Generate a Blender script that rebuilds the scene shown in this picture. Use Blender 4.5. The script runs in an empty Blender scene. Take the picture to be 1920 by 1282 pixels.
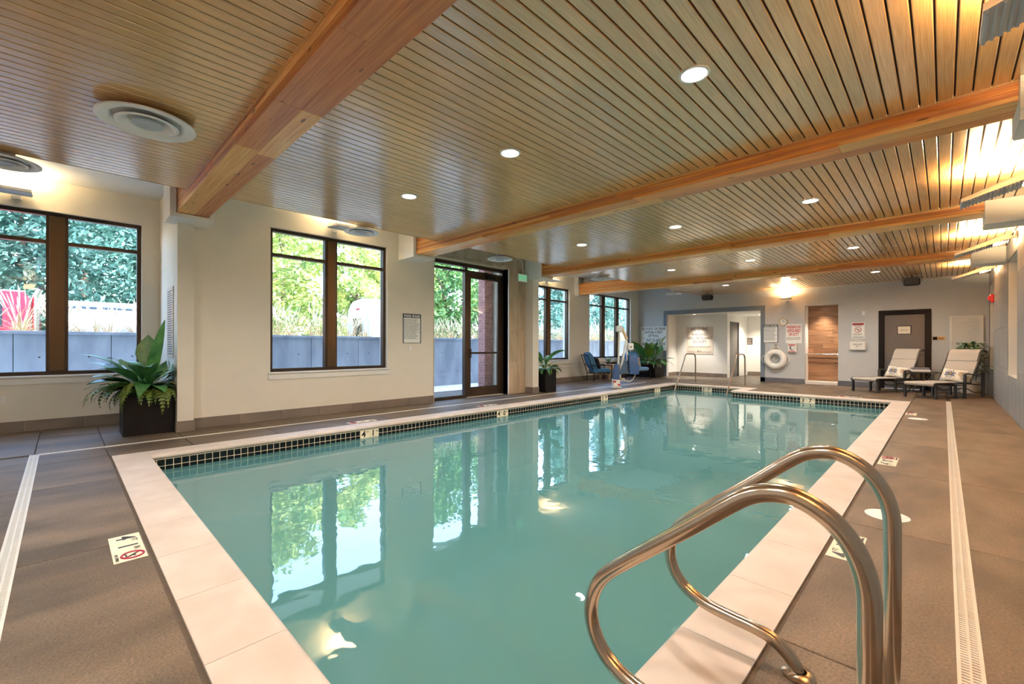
import bpy, bmesh, math, random
from mathutils import Matrix, Vector
random.seed(7)
R = math.radians
SC = bpy.context.scene
COL = SC.collection

# ------------------------------------------------------------------ camera
cam_d = bpy.data.cameras.new('camera'); cam = bpy.data.objects.new('camera', cam_d); COL.objects.link(cam)
cam_d.sensor_width = 36.0; cam_d.lens = 36.0 * 826.1 / 1920.0
cam_d.shift_y = 6.73 / 1920.0
cam_d.clip_start = 0.05; cam_d.clip_end = 500
cam.matrix_world = (Matrix.Translation((0, 0, 1.22)) @ Matrix.Rotation(R(44.425), 4, 'Z')
                    @ Matrix.Rotation(math.pi / 2, 4, 'X') @ Matrix.Rotation(0.00216, 4, 'Z'))
SC.camera = cam

# ------------------------------------------------------------------ sky, sun, exposure
W = bpy.data.worlds.new('world'); SC.world = W; W.use_nodes = True
wn = W.node_tree.nodes; wl = W.node_tree.links
bg = wn['Background']
sky = wn.new('ShaderNodeTexSky'); sky.sky_type = 'NISHITA'; sky.sun_disc = False
sky.sun_elevation = R(48); sky.sun_rotation = R(60); sky.air_density = 1.0; sky.dust_density = 2.5; sky.ozone_density = 1.2
wl.new(sky.outputs[0], bg.inputs[0]); bg.inputs[1].default_value = 1.05
sun_d = bpy.data.lights.new('sun', 'SUN'); sun_d.energy = 2.4; sun_d.angle = R(1.0); sun_d.color = (1.0, 0.94, 0.84)
sun = bpy.data.objects.new('sun', sun_d); COL.objects.link(sun)
# light travels towards -X (away from the building), so the building shades its own patio
sun.rotation_euler = (Vector((-0.62, -0.30, -0.78)).to_track_quat('-Z', 'Y')).to_euler()
sun.location = (6, 4, 12)
vs = SC.view_settings
vs.view_transform = 'Standard'; vs.look = 'None'; vs.gamma = 1.0; vs.exposure = 1.4
try: vs.use_curve_mapping = False
except Exception: pass

UPLIGHT_W = 140.0      # wall uplights over the deck
WINLIGHT_W = 10.0
DOWN_W = 62.0

# ------------------------------------------------------------------ materials
MATS = {}
def mat(name, col, rough=0.6, metal=0.0, var=0.0, scale=6.0, bump=0.0, bscale=None, spec=0.5, coat=0.0, emit=None, estr=0.0, stretch=None, col2=None, rand=0.0, detail=4.0, speck=0.0, sscale=220.0, ior=1.5, knots=False):
    if name in MATS: return MATS[name]
    m = bpy.data.materials.new(name); m.use_nodes = True; nt = m.node_tree; N = nt.nodes; L = nt.links
    b = N['Principled BSDF']
    b.inputs['Base Color'].default_value = (*col, 1); b.inputs['Roughness'].default_value = rough
    b.inputs['Metallic'].default_value = metal; b.inputs['Specular IOR Level'].default_value = spec
    b.inputs['Coat Weight'].default_value = coat; b.inputs['Coat Roughness'].default_value = 0.2
    b.inputs['IOR'].default_value = ior
    if emit: b.inputs['Emission Color'].default_value = (*emit, 1); b.inputs['Emission Strength'].default_value = estr
    if var > 0 or col2 or bump > 0:
        tc = N.new('ShaderNodeTexCoord'); mp = N.new('ShaderNodeMapping'); L.new(tc.outputs['Object'], mp.inputs[0])
        if stretch: mp.inputs['Scale'].default_value = stretch
        if rand > 0:
            oi = N.new('ShaderNodeObjectInfo'); mu = N.new('ShaderNodeMath'); mu.operation = 'MULTIPLY'; mu.inputs[1].default_value = 37.0
            cx = N.new('ShaderNodeCombineXYZ'); L.new(oi.outputs['Random'], mu.inputs[0])
            for i in range(3): L.new(mu.outputs[0], cx.inputs[i])
            L.new(cx.outputs[0], mp.inputs['Location'])
        nz = N.new('ShaderNodeTexNoise'); nz.inputs['Scale'].default_value = scale; nz.inputs['Detail'].default_value = detail
        L.new(mp.outputs[0], nz.inputs['Vector'])
    if var > 0 or col2:
        c2 = col2 if col2 else tuple(max(0, c * (1 - var)) for c in col)
        c1 = col if col2 else tuple(min(1, c * (1 + var)) for c in col)
        rp = N.new('ShaderNodeValToRGB'); rp.color_ramp.elements[0].position = 0.32; rp.color_ramp.elements[1].position = 0.68
        rp.color_ramp.elements[0].color = (*c2, 1); rp.color_ramp.elements[1].color = (*c1, 1)
        L.new(nz.outputs['Fac'], rp.inputs[0]); src = rp.outputs[0]
        if rand > 0:
            hs = N.new('ShaderNodeHueSaturation'); ma = N.new('ShaderNodeMapRange')
            L.new(oi.outputs['Random'], ma.inputs[0]); ma.inputs[3].default_value = 1 - rand; ma.inputs[4].default_value = 1 + rand
            L.new(ma.outputs[0], hs.inputs['Value']); L.new(src, hs.inputs['Color']); src = hs.outputs[0]
        if knots:
            mk = N.new('ShaderNodeMapping'); mk.inputs['Scale'].default_value = (1.5, 5, 5); L.new(tc.outputs['Object'], mk.inputs[0])
            if rand > 0: L.new(cx.outputs[0], mk.inputs['Location'])
            vo = N.new('ShaderNodeTexVoronoi'); vo.inputs['Scale'].default_value = 1.6; L.new(mk.outputs[0], vo.inputs['Vector'])
            kr = N.new('ShaderNodeMapRange'); kr.inputs[1].default_value = .07; kr.inputs[2].default_value = .13; kr.inputs[3].default_value = .3; kr.inputs[4].default_value = 1.0; L.new(vo.outputs['Distance'], kr.inputs[0])
            h3 = N.new('ShaderNodeHueSaturation'); L.new(kr.outputs[0], h3.inputs['Value']); L.new(src, h3.inputs['Color']); src = h3.outputs[0]
        if speck > 0:
            n3 = N.new('ShaderNodeTexNoise'); n3.inputs['Scale'].default_value = sscale; n3.inputs['Detail'].default_value = 2; L.new(tc.outputs['Object'], n3.inputs['Vector'])
            mr = N.new('ShaderNodeMapRange'); mr.inputs[1].default_value = .3; mr.inputs[2].default_value = .7; mr.inputs[3].default_value = 1 - speck; mr.inputs[4].default_value = 1 + speck; L.new(n3.outputs['Fac'], mr.inputs[0])
            h2 = N.new('ShaderNodeHueSaturation'); L.new(mr.outputs[0], h2.inputs['Value']); L.new(src, h2.inputs['Color']); src = h2.outputs[0]
        L.new(src, b.inputs['Base Color'])
    if bump > 0:
        bp = N.new('ShaderNodeBump'); bp.inputs['Strength'].default_value = bump; bp.inputs['Distance'].default_value = 0.01
        if bscale:
            n2 = N.new('ShaderNodeTexNoise'); n2.inputs['Scale'].default_value = bscale; n2.inputs['Detail'].default_value = 3
            L.new(mp.outputs[0], n2.inputs['Vector']); L.new(n2.outputs['Fac'], bp.inputs['Height'])
        else: L.new(nz.outputs['Fac'], bp.inputs['Height'])
        L.new(bp.outputs[0], b.inputs['Normal'])
    MATS[name] = m
    return m

def srgb(r, g, b):
    f = lambda c: (c / 255 / 12.92) if c <= 10 else ((c / 255 + 0.055) / 1.055) ** 2.4
    return (f(r), f(g), f(b))

M_cream = mat('cream_paint', srgb(228, 221, 207), 0.62, var=0.02, scale=3)
M_white = mat('white_paint', srgb(233, 231, 225), 0.6, var=0.015, scale=3)
M_gyp = mat('white_gypsum', srgb(226, 226, 222), 0.7, var=0.015, scale=2)
M_grey = mat('grey_wall_paint', srgb(194, 196, 198), 0.6, var=0.02, scale=3)
M_blueframe = mat('slate_blue_paint', srgb(120, 132, 146), 0.55, var=0.02)
M_deck = mat('textured_concrete_deck', srgb(122, 105, 87), 0.5, col2=srgb(80, 68, 56), scale=3.0, bump=0.3, bscale=170, detail=10, rand=0.05, stretch=(1, 0.4, 1), spec=0.4, speck=0.30, sscale=95)
M_sub = mat('dark_joint_mortar', srgb(92, 80, 68), 0.9, var=0.1, scale=30)
M_coping = mat('cast_stone_coping', srgb(216, 202, 190), 0.5, col2=srgb(200, 184, 171), scale=3.5, rand=0.03, bump=0.05, bscale=90)
M_blk = mat('black_glazed_tile', srgb(14, 14, 18), 0.12, var=0.2, scale=4)
M_grout = mat('cream_grout', srgb(226, 213, 186), 0.8, var=0.05, scale=20)
M_plaster = mat('pool_plaster', srgb(196, 226, 220), 0.7, var=0.03, scale=4)
M_basetile = mat('taupe_porcelain', srgb(140, 126, 114), 0.4, col2=srgb(118, 106, 96), scale=4, rand=0.06, stretch=(1, 0.4, 1))
M_stone = mat('grey_stone_tile', srgb(204, 182, 154), 0.42, col2=srgb(172, 150, 124), scale=2.4, rand=0.05, stretch=(2.2, 2.2, 0.5))
M_stoner = mat('blue_grey_stone_tile', srgb(158, 160, 162), 0.38, col2=srgb(132, 134, 136), scale=2.2, rand=0.05, stretch=(2.2, 2.2, 0.5))
M_plank = mat('oak_ceiling_plank', srgb(230, 184, 120), 0.21, col2=srgb(198, 148, 88), scale=7, stretch=(60, 0.55, 20), rand=0.05, spec=0.5, bump=0.03, coat=0.6, ior=2.5)
M_backing = mat('dark_backing_board', srgb(50, 28, 16), 0.8, var=0.1)
M_glulam = mat('fir_lamination', srgb(236, 164, 84), 0.36, col2=srgb(200, 114, 48), scale=3.2, stretch=(0.5, 14, 14), rand=0.16, bump=0.03, knots=True)
M_glulam2 = mat('pale_fir_lamination', srgb(244, 194, 122), 0.36, col2=srgb(222, 152, 80), scale=3.2, stretch=(0.5, 14, 14), rand=0.12, bump=0.03, knots=True)
M_glulam3 = mat('red_fir_lamination', srgb(218, 146, 86), 0.36, col2=srgb(186, 108, 60), scale=3.2, stretch=(0.5, 14, 14), rand=0.12, bump=0.03, knots=True)
M_bronze = mat('dark_bronze_aluminium', srgb(74, 60, 48), 0.35, metal=0.55, var=0.08, scale=3)
M_bronze2 = mat('bronze_cover', srgb(96, 76, 56), 0.32, metal=0.65, var=0.12, scale=1.4, stretch=(1, 1, 0.4))
M_steel = mat('brushed_stainless', srgb(196, 180, 162), 0.2, metal=1.0, var=0.04, scale=30, bump=0.02)
M_chrome = mat('satin_chrome', srgb(196, 194, 190), 0.25, metal=1.0, var=0.02)
M_alu = mat('perforated_aluminium', srgb(224, 218, 208), 0.4, metal=0.3, var=0.03)
M_lamp_w = mat('white_enamel', srgb(232, 230, 226), 0.45, var=0.01)
M_grid = mat('grey_enamel', srgb(178, 184, 190), 0.5, var=0.02)
M_black = mat('black_powder_coat', srgb(17, 15, 15), 0.55, var=0.15, scale=8, spec=0.25)
M_darkfr = mat('charcoal_metal', srgb(66, 66, 68), 0.45, metal=0.3, var=0.08)
M_blackpaint = mat('black_door_paint', srgb(20, 16, 16), 0.6, var=0.1, spec=.2)
M_doorgrey = mat('grey_door_paint', srgb(104, 98, 93), 0.5, var=0.02)
M_woodwall = mat('walnut_wall_plank', srgb(186, 140, 102), 0.42, col2=srgb(122, 82, 54), scale=3.2, stretch=(0.7, 4, 14), rand=0.16, detail=8)
M_signw = mat('white_sign_board', srgb(240, 240, 236), 0.4, var=0.01)
M_signb = mat('beige_sign_board', srgb(214, 198, 182), 0.4, var=0.02)
M_ink = mat('dark_sign_ink', srgb(52, 52, 56), 0.5, var=0.02)
M_inkb = mat('black_sign_ink', srgb(22, 22, 26), 0.5, var=0.02)
M_inkr = mat('red_sign_ink', srgb(196, 38, 34), 0.5, var=0.02)
M_inkblue = mat('blue_sign_ink', srgb(60, 84, 112), 0.5, var=0.02)
M_marker = mat('cream_marker_tile', srgb(236, 224, 196), 0.35, var=0.03)
M_slingA = mat('woven_sling_fabric', srgb(180, 173, 163), 0.8, var=0.06, scale=120, bump=0.1)
M_slingB = mat('tan_sling_fabric', srgb(206, 178, 138), 0.8, var=0.06, scale=120, bump=0.1)
M_pillow = mat('cream_linen', srgb(232, 224, 208), 0.9, var=0.03, scale=60)
M_pillow_blue = mat('dusty_blue_print', srgb(120, 130, 148), 0.9, var=0.15, scale=30)
M_pillow_brown = mat('brown_print', srgb(98, 74, 58), 0.9, var=0.15, scale=30)
M_pillow_tan = mat('tan_print', srgb(188, 164, 134), 0.9, var=0.1, scale=30)
M_blue = mat('blue_cushion_fabric', srgb(62, 112, 148), 0.85, var=0.08, scale=40, bump=0.08)
M_blue2 = mat('navy_vinyl', srgb(52, 84, 132), 0.5, var=0.1, scale=9)
M_blue3 = mat('light_blue_fabric', srgb(118, 156, 196), 0.85, var=0.06, scale=40)
M_pat = mat('charcoal_print_fabric', srgb(44, 44, 50), 0.9, var=0.1)
M_rope = mat('white_rope', srgb(232, 224, 206), 0.85, var=0.06, scale=60)
M_ringw = mat('white_foam', srgb(240, 238, 232), 0.55, var=0.02)
M_plant = mat('dark_green_leaf', srgb(92, 154, 84), 0.3, col2=srgb(52, 110, 62), scale=9, rand=0.22, spec=0.6)
M_plant2 = mat('light_green_leaf', srgb(128, 158, 52), 0.4, col2=srgb(82, 122, 42), scale=9, rand=0.2)
M_fern = mat('fern_green_leaf', srgb(116, 130, 48), 0.5, col2=srgb(70, 98, 38), scale=12, rand=0.25)
M_var = mat('pale_variegated_leaf', srgb(206, 222, 190), 0.4, col2=srgb(96, 142, 92), scale=14, rand=0.1)
M_soil = mat('dark_soil', srgb(48, 36, 28), 0.95, var=0.3, scale=40)
M_towel_w = mat('white_terry_towel', srgb(240, 238, 238), 0.95, var=0.03, scale=90, bump=0.2)
M_towel_g = mat('grey_terry_towel', srgb(128, 124, 132), 0.95, var=0.06, scale=90, bump=0.2)
M_conc = mat('board_formed_concrete', srgb(166, 171, 179), 0.8, col2=srgb(134, 140, 150), scale=2.2, stretch=(1, 1.4, 0.5), bump=0.15, bscale=30)
M_conc2 = mat('pale_patio_concrete', srgb(216, 216, 214), 0.8, var=0.05, scale=2)
M_ground = mat('pale_gravel_ground', srgb(176, 170, 158), 0.95, var=0.12, scale=5)
M_asph = mat('grey_asphalt', srgb(120, 120, 122), 0.9, var=0.1, scale=9)
M_brick = mat('brown_red_brick', srgb(186, 130, 118), 0.8, col2=srgb(150, 98, 90), scale=5, rand=0.18)
M_mortar = mat('grey_mortar', srgb(170, 160, 150), 0.9, var=0.05)
M_grass = mat('dry_grass_blade', srgb(214, 186, 138), 0.8, var=0.2, scale=4)
M_plume = mat('straw_plume', srgb(236, 216, 182), 0.9, var=0.12, scale=6)
M_conifer = mat('blue_green_needles', srgb(112, 158, 144), 0.7, col2=srgb(44, 88, 78), scale=1.6, detail=8)
M_birch = mat('yellow_green_leaves', srgb(214, 216, 130), 0.6, col2=srgb(100, 146, 78), scale=1.3, detail=8)
M_midgreen = mat('mid_green_leaves', srgb(150, 186, 104), 0.6, col2=srgb(62, 122, 82), scale=1.3, detail=8)
M_bark = mat('grey_bark', srgb(112, 98, 84), 0.9, var=0.25, scale=9)
M_truckred = mat('red_truck_paint', srgb(200, 32, 58), 0.3, var=0.03, coat=0.5)
M_tank = mat('polished_tank_aluminium', srgb(158, 164, 172), 0.35, metal=0.75, var=0.04)
M_rv = mat('white_gelcoat', srgb(196, 198, 204), 0.35, var=0.01)
M_tyre = mat('black_rubber', srgb(28, 28, 30), 0.8, var=0.1)
M_darkglass = mat('dark_tinted_glass', srgb(30, 40, 48), 0.05, var=0.05)
M_tablewood = mat('light_oak_table', srgb(204, 176, 142), 0.5, col2=srgb(176, 144, 108), scale=5, stretch=(1, 12, 12))
M_redplast = mat('red_alarm_plastic', srgb(172, 24, 30), 0.4, var=0.03)
M_orange = mat('orange_tan_plaque', srgb(216, 172, 112), 0.4, var=0.02)
M_greenex = mat('green_lit_letters', srgb(90, 220, 150), 0.5, var=0.02, emit=srgb(120, 235, 170), estr=0.15)
M_lens = mat('lit_lamp_lens', (1, 1, 1), 0.5, var=0.01, emit=(1.0, 0.93, 0.8), estr=6.0)
M_lensw = mat('lit_uplight_lens', (1, 1, 1), 0.5, var=0.01, emit=(1.0, 0.78, 0.45), estr=9.0)
M_floorw = mat('pale_threshold_stone', srgb(222, 214, 204), 0.4, var=0.03)

def glass_mat(name, tint=(0.94, 0.98, 1.0), ior=1.5):
    m = bpy.data.materials.new(name); m.use_nodes = True; nt = m.node_tree; N = nt.nodes; L = nt.links
    for n in list(N): N.remove(n)
    o = N.new('ShaderNodeOutputMaterial'); mx = N.new('ShaderNodeMixShader'); t = N.new('ShaderNodeBsdfTransparent'); g = N.new('ShaderNodeBsdfGlossy'); lw = N.new('ShaderNodeLayerWeight'); f = N.new('ShaderNodeMath'); f.operation = 'POWER'; f.inputs[1].default_value = 4.0; f2 = N.new('ShaderNodeMath'); f2.operation = 'MULTIPLY_ADD'; f2.inputs[1].default_value = 0.7; f2.inputs[2].default_value = 0.02
    t.inputs[0].default_value = (*tint, 1); g.inputs['Roughness'].default_value = 0.0; lw.inputs[0].default_value = 0.5
    L.new(lw.outputs['Facing'], f.inputs[0]); L.new(f.outputs[0], f2.inputs[0]); L.new(f2.outputs[0], mx.inputs[0]); L.new(t.outputs[0], mx.inputs[1]); L.new(g.outputs[0], mx.inputs[2]); L.new(mx.outputs[0], o.inputs[0])
    return m
M_glass = glass_mat('clear_window_glass', ior=1.3)

def water_mat():
    m = bpy.data.materials.new('turquoise_pool_water'); m.use_nodes = True; nt = m.node_tree; N = nt.nodes; L = nt.links
    for n in list(N): N.remove(n)
    o = N.new('ShaderNodeOutputMaterial'); mx = N.new('ShaderNodeMixShader'); body = N.new('ShaderNodeMixShader')
    t = N.new('ShaderNodeBsdfTransparent'); d = N.new('ShaderNodeBsdfDiffuse'); g = N.new('ShaderNodeBsdfGlossy'); f = N.new('ShaderNodeFresnel')
    t.inputs[0].default_value = (0.52, 0.84, 0.82, 1); d.inputs[0].default_value = (*srgb(112, 174, 177), 1); body.inputs[0].default_value = 0.6
    g.inputs['Roughness'].default_value = 0.012; f.inputs[0].default_value = 2.45
    tc = N.new('ShaderNodeTexCoord'); nz = N.new('ShaderNodeTexNoise'); nz.inputs['Scale'].default_value = 3.4; nz.inputs['Detail'].default_value = 2.0
    bp = N.new('ShaderNodeBump'); bp.inputs['Strength'].default_value = 0.05; bp.inputs['Distance'].default_value = 0.05
    L.new(tc.outputs['Object'], nz.inputs['Vector']); L.new(nz.outputs['Fac'], bp.inputs['Height']); L.new(bp.outputs[0], g.inputs['Normal']); L.new(bp.outputs[0], f.inputs['Normal'])
    L.new(t.outputs[0], body.inputs[1]); L.new(d.outputs[0], body.inputs[2])
    L.new(f.outputs[0], mx.inputs[0]); L.new(body.outputs[0], mx.inputs[1]); L.new(g.outputs[0], mx.inputs[2]); L.new(mx.outputs[0], o.inputs[0])
    return m
M_water = water_mat()

# ------------------------------------------------------------------ helpers
class MB:
    def __init__(s): s.v = []; s.f = []; s.m = []; s.cur = 0
    def add(s, vs_, fs):
        o = len(s.v); s.v += [tuple(v) for v in vs_]; s.f += [tuple(i + o for i in f) for f in fs]; s.m += [s.cur] * len(fs)
        return s
    def box(s, x0, x1, y0, y1, z0, z1):
        return s.add([(x0, y0, z0), (x1, y0, z0), (x1, y1, z0), (x0, y1, z0), (x0, y0, z1), (x1, y0, z1), (x1, y1, z1), (x0, y1, z1)],
                     [(0, 3, 2, 1), (4, 5, 6, 7), (0, 1, 5, 4), (1, 2, 6, 5), (2, 3, 7, 6), (3, 0, 4, 7)])
    def hexa(s, p):   # 8 points: bottom 4 (ccw), top 4
        return s.add(p, [(0, 3, 2, 1), (4, 5, 6, 7), (0, 1, 5, 4), (1, 2, 6, 5), (2, 3, 7, 6), (3, 0, 4, 7)])
    def bbox(s, x0, x1, y0, y1, z0, z1, c=0.01):   # box with chamfered vertical+horizontal edges (by loft)
        def ring(i, z): return [(x0 + i, y0 + i, z)] if False else [(x0 + i + c, y0 + i, z), (x1 - i - c, y0 + i, z), (x1 - i, y0 + i + c, z), (x1 - i, y1 - i - c, z), (x1 - i - c, y1 - i, z), (x0 + i + c, y1 - i, z), (x0 + i, y1 - i - c, z), (x0 + i, y0 + i + c, z)]
        return s.loft([ring(c, z0), ring(0, z0 + c), ring(0, z1 - c), ring(c, z1)])
    def loft(s, rings, cap=True, closed=True):
        n = len(rings[0]); vs_ = [p for r_ in rings for p in r_]; fs = []
        for i in range(len(rings) - 1):
            for j in range(n if closed else n - 1):
                k = (j + 1) % n; fs.append((i * n + j, i * n + k, (i + 1) * n + k, (i + 1) * n + j))
        if cap and closed: fs += [tuple(range(n - 1, -1, -1)), tuple((len(rings) - 1) * n + j for j in range(n))]
        return s.add(vs_, fs)
    def tube(s, pts, r, n=10, closed=False, cap=True, radii=None):
        P = [Vector(p) for p in pts]; m = len(P); rings = []
        T = []
        for i in range(m):
            a = P[(i - 1) % m] if (closed or i > 0) else P[i]; b = P[(i + 1) % m] if (closed or i < m - 1) else P[i]
            t = (b - a); T.append(t.normalized() if t.length > 1e-9 else Vector((0, 0, 1)))
        u = T[0].orthogonal().normalized()
        for i in range(m):
            u = (u - T[i] * u.dot(T[i])); u = u.normalized() if u.length > 1e-6 else T[i].orthogonal().normalized()
            w = T[i].cross(u); rr = radii[i] if radii else r
            rings.append([tuple(P[i] + (u * math.cos(2 * math.pi * j / n) + w * math.sin(2 * math.pi * j / n)) * rr) for j in range(n)])
        if closed:
            rings.append(rings[0]); return s.loft(rings, cap=False)
        return s.loft(rings, cap=cap)
    def lathe(s, prof, c=(0, 0, 0), n=28, cap=True):
        rings = [[(c[0] + r_ * math.cos(2 * math.pi * j / n), c[1] + r_ * math.sin(2 * math.pi * j / n), c[2] + z) for j in range(n)] for r_, z in prof]
        return s.loft(rings, cap=cap)
    def prism_x(s, poly, x0, x1):   # poly of (y,z)
        n = len(poly); return s.loft([[(x0, y, z) for y, z in poly], [(x1, y, z) for y, z in poly]])
    def prism_y(s, poly, y0, y1):   # poly of (x,z)
        return s.loft([[(x, y0, z) for x, z in poly], [(x, y1, z) for x, z in poly]])
    def prism_z(s, poly, z0, z1):
        return s.loft([[(x, y, z0) for x, y in poly], [(x, y, z1) for x, y in poly]])
    def build(s, name, m, parent=None, smooth=False, loc=None, rot=None, fix=True):
        me = bpy.data.meshes.new(name); me.from_pydata(s.v, [], s.f)
        ml = m if isinstance(m, (list, tuple)) else [m]
        for q in ml: me.materials.append(q)
        if len(ml) > 1: me.polygons.foreach_set('material_index', s.m)
        if fix and len(s.f) < 60000:
            b = bmesh.new(); b.from_mesh(me); bmesh.ops.recalc_face_normals(b, faces=b.faces); b.to_mesh(me); b.free()
        if smooth:
            me.polygons.foreach_set('use_smooth', [True] * len(me.polygons))
            try: me.set_sharp_from_angle(angle=R(smooth if smooth is not True else 40))
            except Exception: pass
        me.update()
        return link(name, me, parent, loc, rot)

def link(name, me, parent=None, loc=None, rot=None):
    o = bpy.data.objects.new(name, me); COL.objects.link(o)
    if parent: o.parent = parent
    if loc: o.location = loc
    if rot: o.rotation_euler = rot
    return o
def tag(o, label=None, cat=None, group=None, kind=None):
    if label: o['label'] = label
    if cat: o['category'] = cat
    if group: o['group'] = group
    if kind: o['kind'] = kind
    return o
def empty(name, loc=(0, 0, 0), rz=0.0):
    o = bpy.data.objects.new(name, None); COL.objects.link(o); o.location = loc; o.rotation_euler = (0, 0, rz); o.empty_display_size = 0.1
    return o
def thing(name, label, cat, loc=(0, 0, 0), rz=0.0, group=None):
    return tag(empty(name, loc, rz), label, cat, group)
def struct(name, mb, m, smooth=False): return tag(mb.build(name, m, smooth=smooth), kind='structure')
def copy_tree(o, parent=None):
    c = o.copy(); COL.objects.link(c); c.parent = parent
    for ch in list(o.children): copy_tree(ch, c)
    return c
def inst(name, me, parent, loc, rot=None): return link(name, me, parent, loc, rot)

_dg = None
def text_mesh(s, size, mat_, ext=0.0008, align='CENTER', bold=0.0):
    cu = bpy.data.curves.new('t', 'FONT'); cu.body = s; cu.size = size; cu.align_x = align; cu.align_y = 'CENTER'; cu.extrude = ext; cu.resolution_u = 2
    cu.offset = bold
    ob = bpy.data.objects.new('t', cu); COL.objects.link(ob)
    bpy.context.view_layer.update()
    me = bpy.data.meshes.new_from_object(ob.evaluated_get(bpy.context.evaluated_depsgraph_get()))
    bpy.data.objects.remove(ob); bpy.data.curves.remove(cu)
    me.materials.clear(); me.materials.append(mat_)
    return me
# frame for a wall plane: right and up vectors -> rotation
def frame(right, up):
    r_ = Vector(right).normalized(); u = Vector(up).normalized(); n = r_.cross(u)
    return Matrix((r_, u, n)).transposed()
def put(o, origin, right, up):
    o.matrix_basis = Matrix.Translation(origin) @ frame(right, up).to_4x4()
    return o
FAR = ((1, 0, 0), (0, 0, 1))      # far wall, faces -Y
LEFTW = ((0, 1, 0), (0, 0, 1))    # window wall, faces +X
SIDE = ((1, 0, 0), (0, 0, 1))
def sign(name, label, cat, origin, fr, w, h, m=None, th=0.008, border=None, group=None):
    mb = MB(); mb.bbox(-w / 2, w / 2, -h / 2, h / 2, 0, th, min(0.004, th / 3))
    o = mb.build(name, m or M_signw); tag(o, label, cat, group); put(o, origin, *fr)
    if border:
        bm_, bw = border
        b = MB()
        b.box(-w / 2, w / 2, h / 2 - bw, h / 2, th, th + 0.002); b.box(-w / 2, w / 2, -h / 2, -h / 2 + bw, th, th + 0.002)
        b.box(-w / 2, -w / 2 + bw, -h / 2 + bw, h / 2 - bw, th, th + 0.002); b.box(w / 2 - bw, w / 2, -h / 2 + bw, h / 2 - bw, th, th + 0.002)
        b.build('sign_border', bm_, o)
    return o
def letters(o, s, size, x, y, th=0.008, m=None, w=None, bold=0.0, align='CENTER', name='lettering'):
    me = text_mesh(s, size * 1.16, m or M_ink, align=align, bold=max(bold, size * .02))
    t = link(name, me, o, (x, y, th + 0.001))
    if w:
        xs = [v.co.x for v in me.vertices]; cw = max(xs) - min(xs)
        if cw > 0: t.scale = (w / cw, 1, 1)
    return t
def smallprint(o, x0, x1, ys, th=0.008, hh=0.006, m=None, name='small_print', ragged=0.25):
    mb = MB(); rnd = random.Random(len(ys) * 7 + int(x1 * 1000))
    for y in ys:
        x = x0
        end = x1 - (x1 - x0) * rnd.random() * ragged
        while x < end - 0.01:
            wd = rnd.uniform(0.018, 0.06); mb.box(x, min(x + wd, end), y - hh / 2, y + hh / 2, th, th + 0.0012); x += wd + 0.012
    return mb.build(name, m or M_ink, o)

# dimensions
ZC = 3.12; ZB = 2.98; ZG = 3.58        # plank ceiling, beam soffit, gypsum ceiling
XW = -6.61                              # window-side edge of the plank ceiling
XR = 0.85; YF = 16.9; YB = -2.2
BEAMS = [(1.06, 1.41), (4.78, 5.13), (8.50, 8.85), (12.50, 12.86)]
PX0, PX1, PY0, PY1, PY2, PJ = -6.24, -0.80, 0.66, 12.88, 13.86, -4.15   # pool inside edges and the jog
CW = 0.28

def wall_boxes(mb, axis, a0, a1, b0, b1, z0, z1, holes):
    # slab normal to axis ('x' or 'y'), thickness a0..a1, running b0..b1, with rectangular holes (ba,bb,za,zb)
    cuts = sorted(set([b0, b1] + [h for q in holes for h in q[:2]]))
    for i in range(len(cuts) - 1):
        p, q = cuts[i], cuts[i + 1]; mid = (p + q) / 2
        hs = sorted([(h[2], h[3]) for h in holes if h[0] <= mid <= h[1]])
        z = z0; segs = []
        for za, zb in hs:
            if za > z: segs.append((z, za))
            z = max(z, zb)
        if z < z1: segs.append((z, z1))
        for za, zb in segs:
            if axis == 'x': mb.box(a0, a1, p, q, za, zb)
            else: mb.box(p, q, a0, a1, za, zb)
    return mb

# ------------------------------------------------------------------ floor
def in_pool_outer(x0, x1, y0, y1):
    return x0 >= PX0 - CW - 0.02 and x1 <= PX1 + CW + 0.02 and y0 >= PY0 - CW - 0.02 and y1 <= PY1 + CW + 0.02
mb = MB()
OX0, OX1, OY0, OY1, OY2, OJ = PX0 - CW, PX1 + CW, PY0 - CW, PY1 + CW, PY2 + CW, PJ + CW
for (a, b, c, d) in [(-9.6, OX0, YB - .3, 21.2), (OX1, XR + .4, YB - .3, 21.2), (OX0, OX1, YB - .3, OY0), (OX0, OX1, OY2, 21.2), (OJ, OX1, OY1, OY2)]:
    mb.box(a, b, c, d, -0.30, -0.012)
floor = struct('floor', mb, M_sub)
# deck slabs (saw-cut joints): every slab its own piece
xs_cut = [-9.25, -8.35, -7.155, OX0 - 0.018, -5.43, -3.62, -1.9, OX1 + 0.018, 0.075, XR]
ys_cut = [YB, -0.215, OY0 - 0.018, 1.12, 2.1, 3.82, 5.6, 7.4, 9.2, 11.0, OY1 + 0.018, OY2 + 0.018, 15.3, YF + 0.0]
def slab(x0, x1, y0, y1):
    g = 0.004; dr = 0.036
    a = x0 + (dr if abs(x0 + 7.155) < .001 or abs(x0 - 0.075) < .001 else g); b = x1 - (dr if abs(x1 + 7.155) < .001 or abs(x1 - 0.075) < .001 else g)
    c = y0 + (dr if abs(y0 + 0.215) < .001 and x0 > -7.3 else g); d = y1 - (dr if abs(y1 + 0.215) < .001 and x0 > -7.3 else g)
    m_ = MB().bbox(a - (a + b) / 2, b - (a + b) / 2, c - (c + d) / 2, d - (c + d) / 2, -0.03, 0.0, 0.003)
    m_.build('deck_slab', M_deck, floor, loc=((a + b) / 2, (c + d) / 2, 0))
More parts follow.
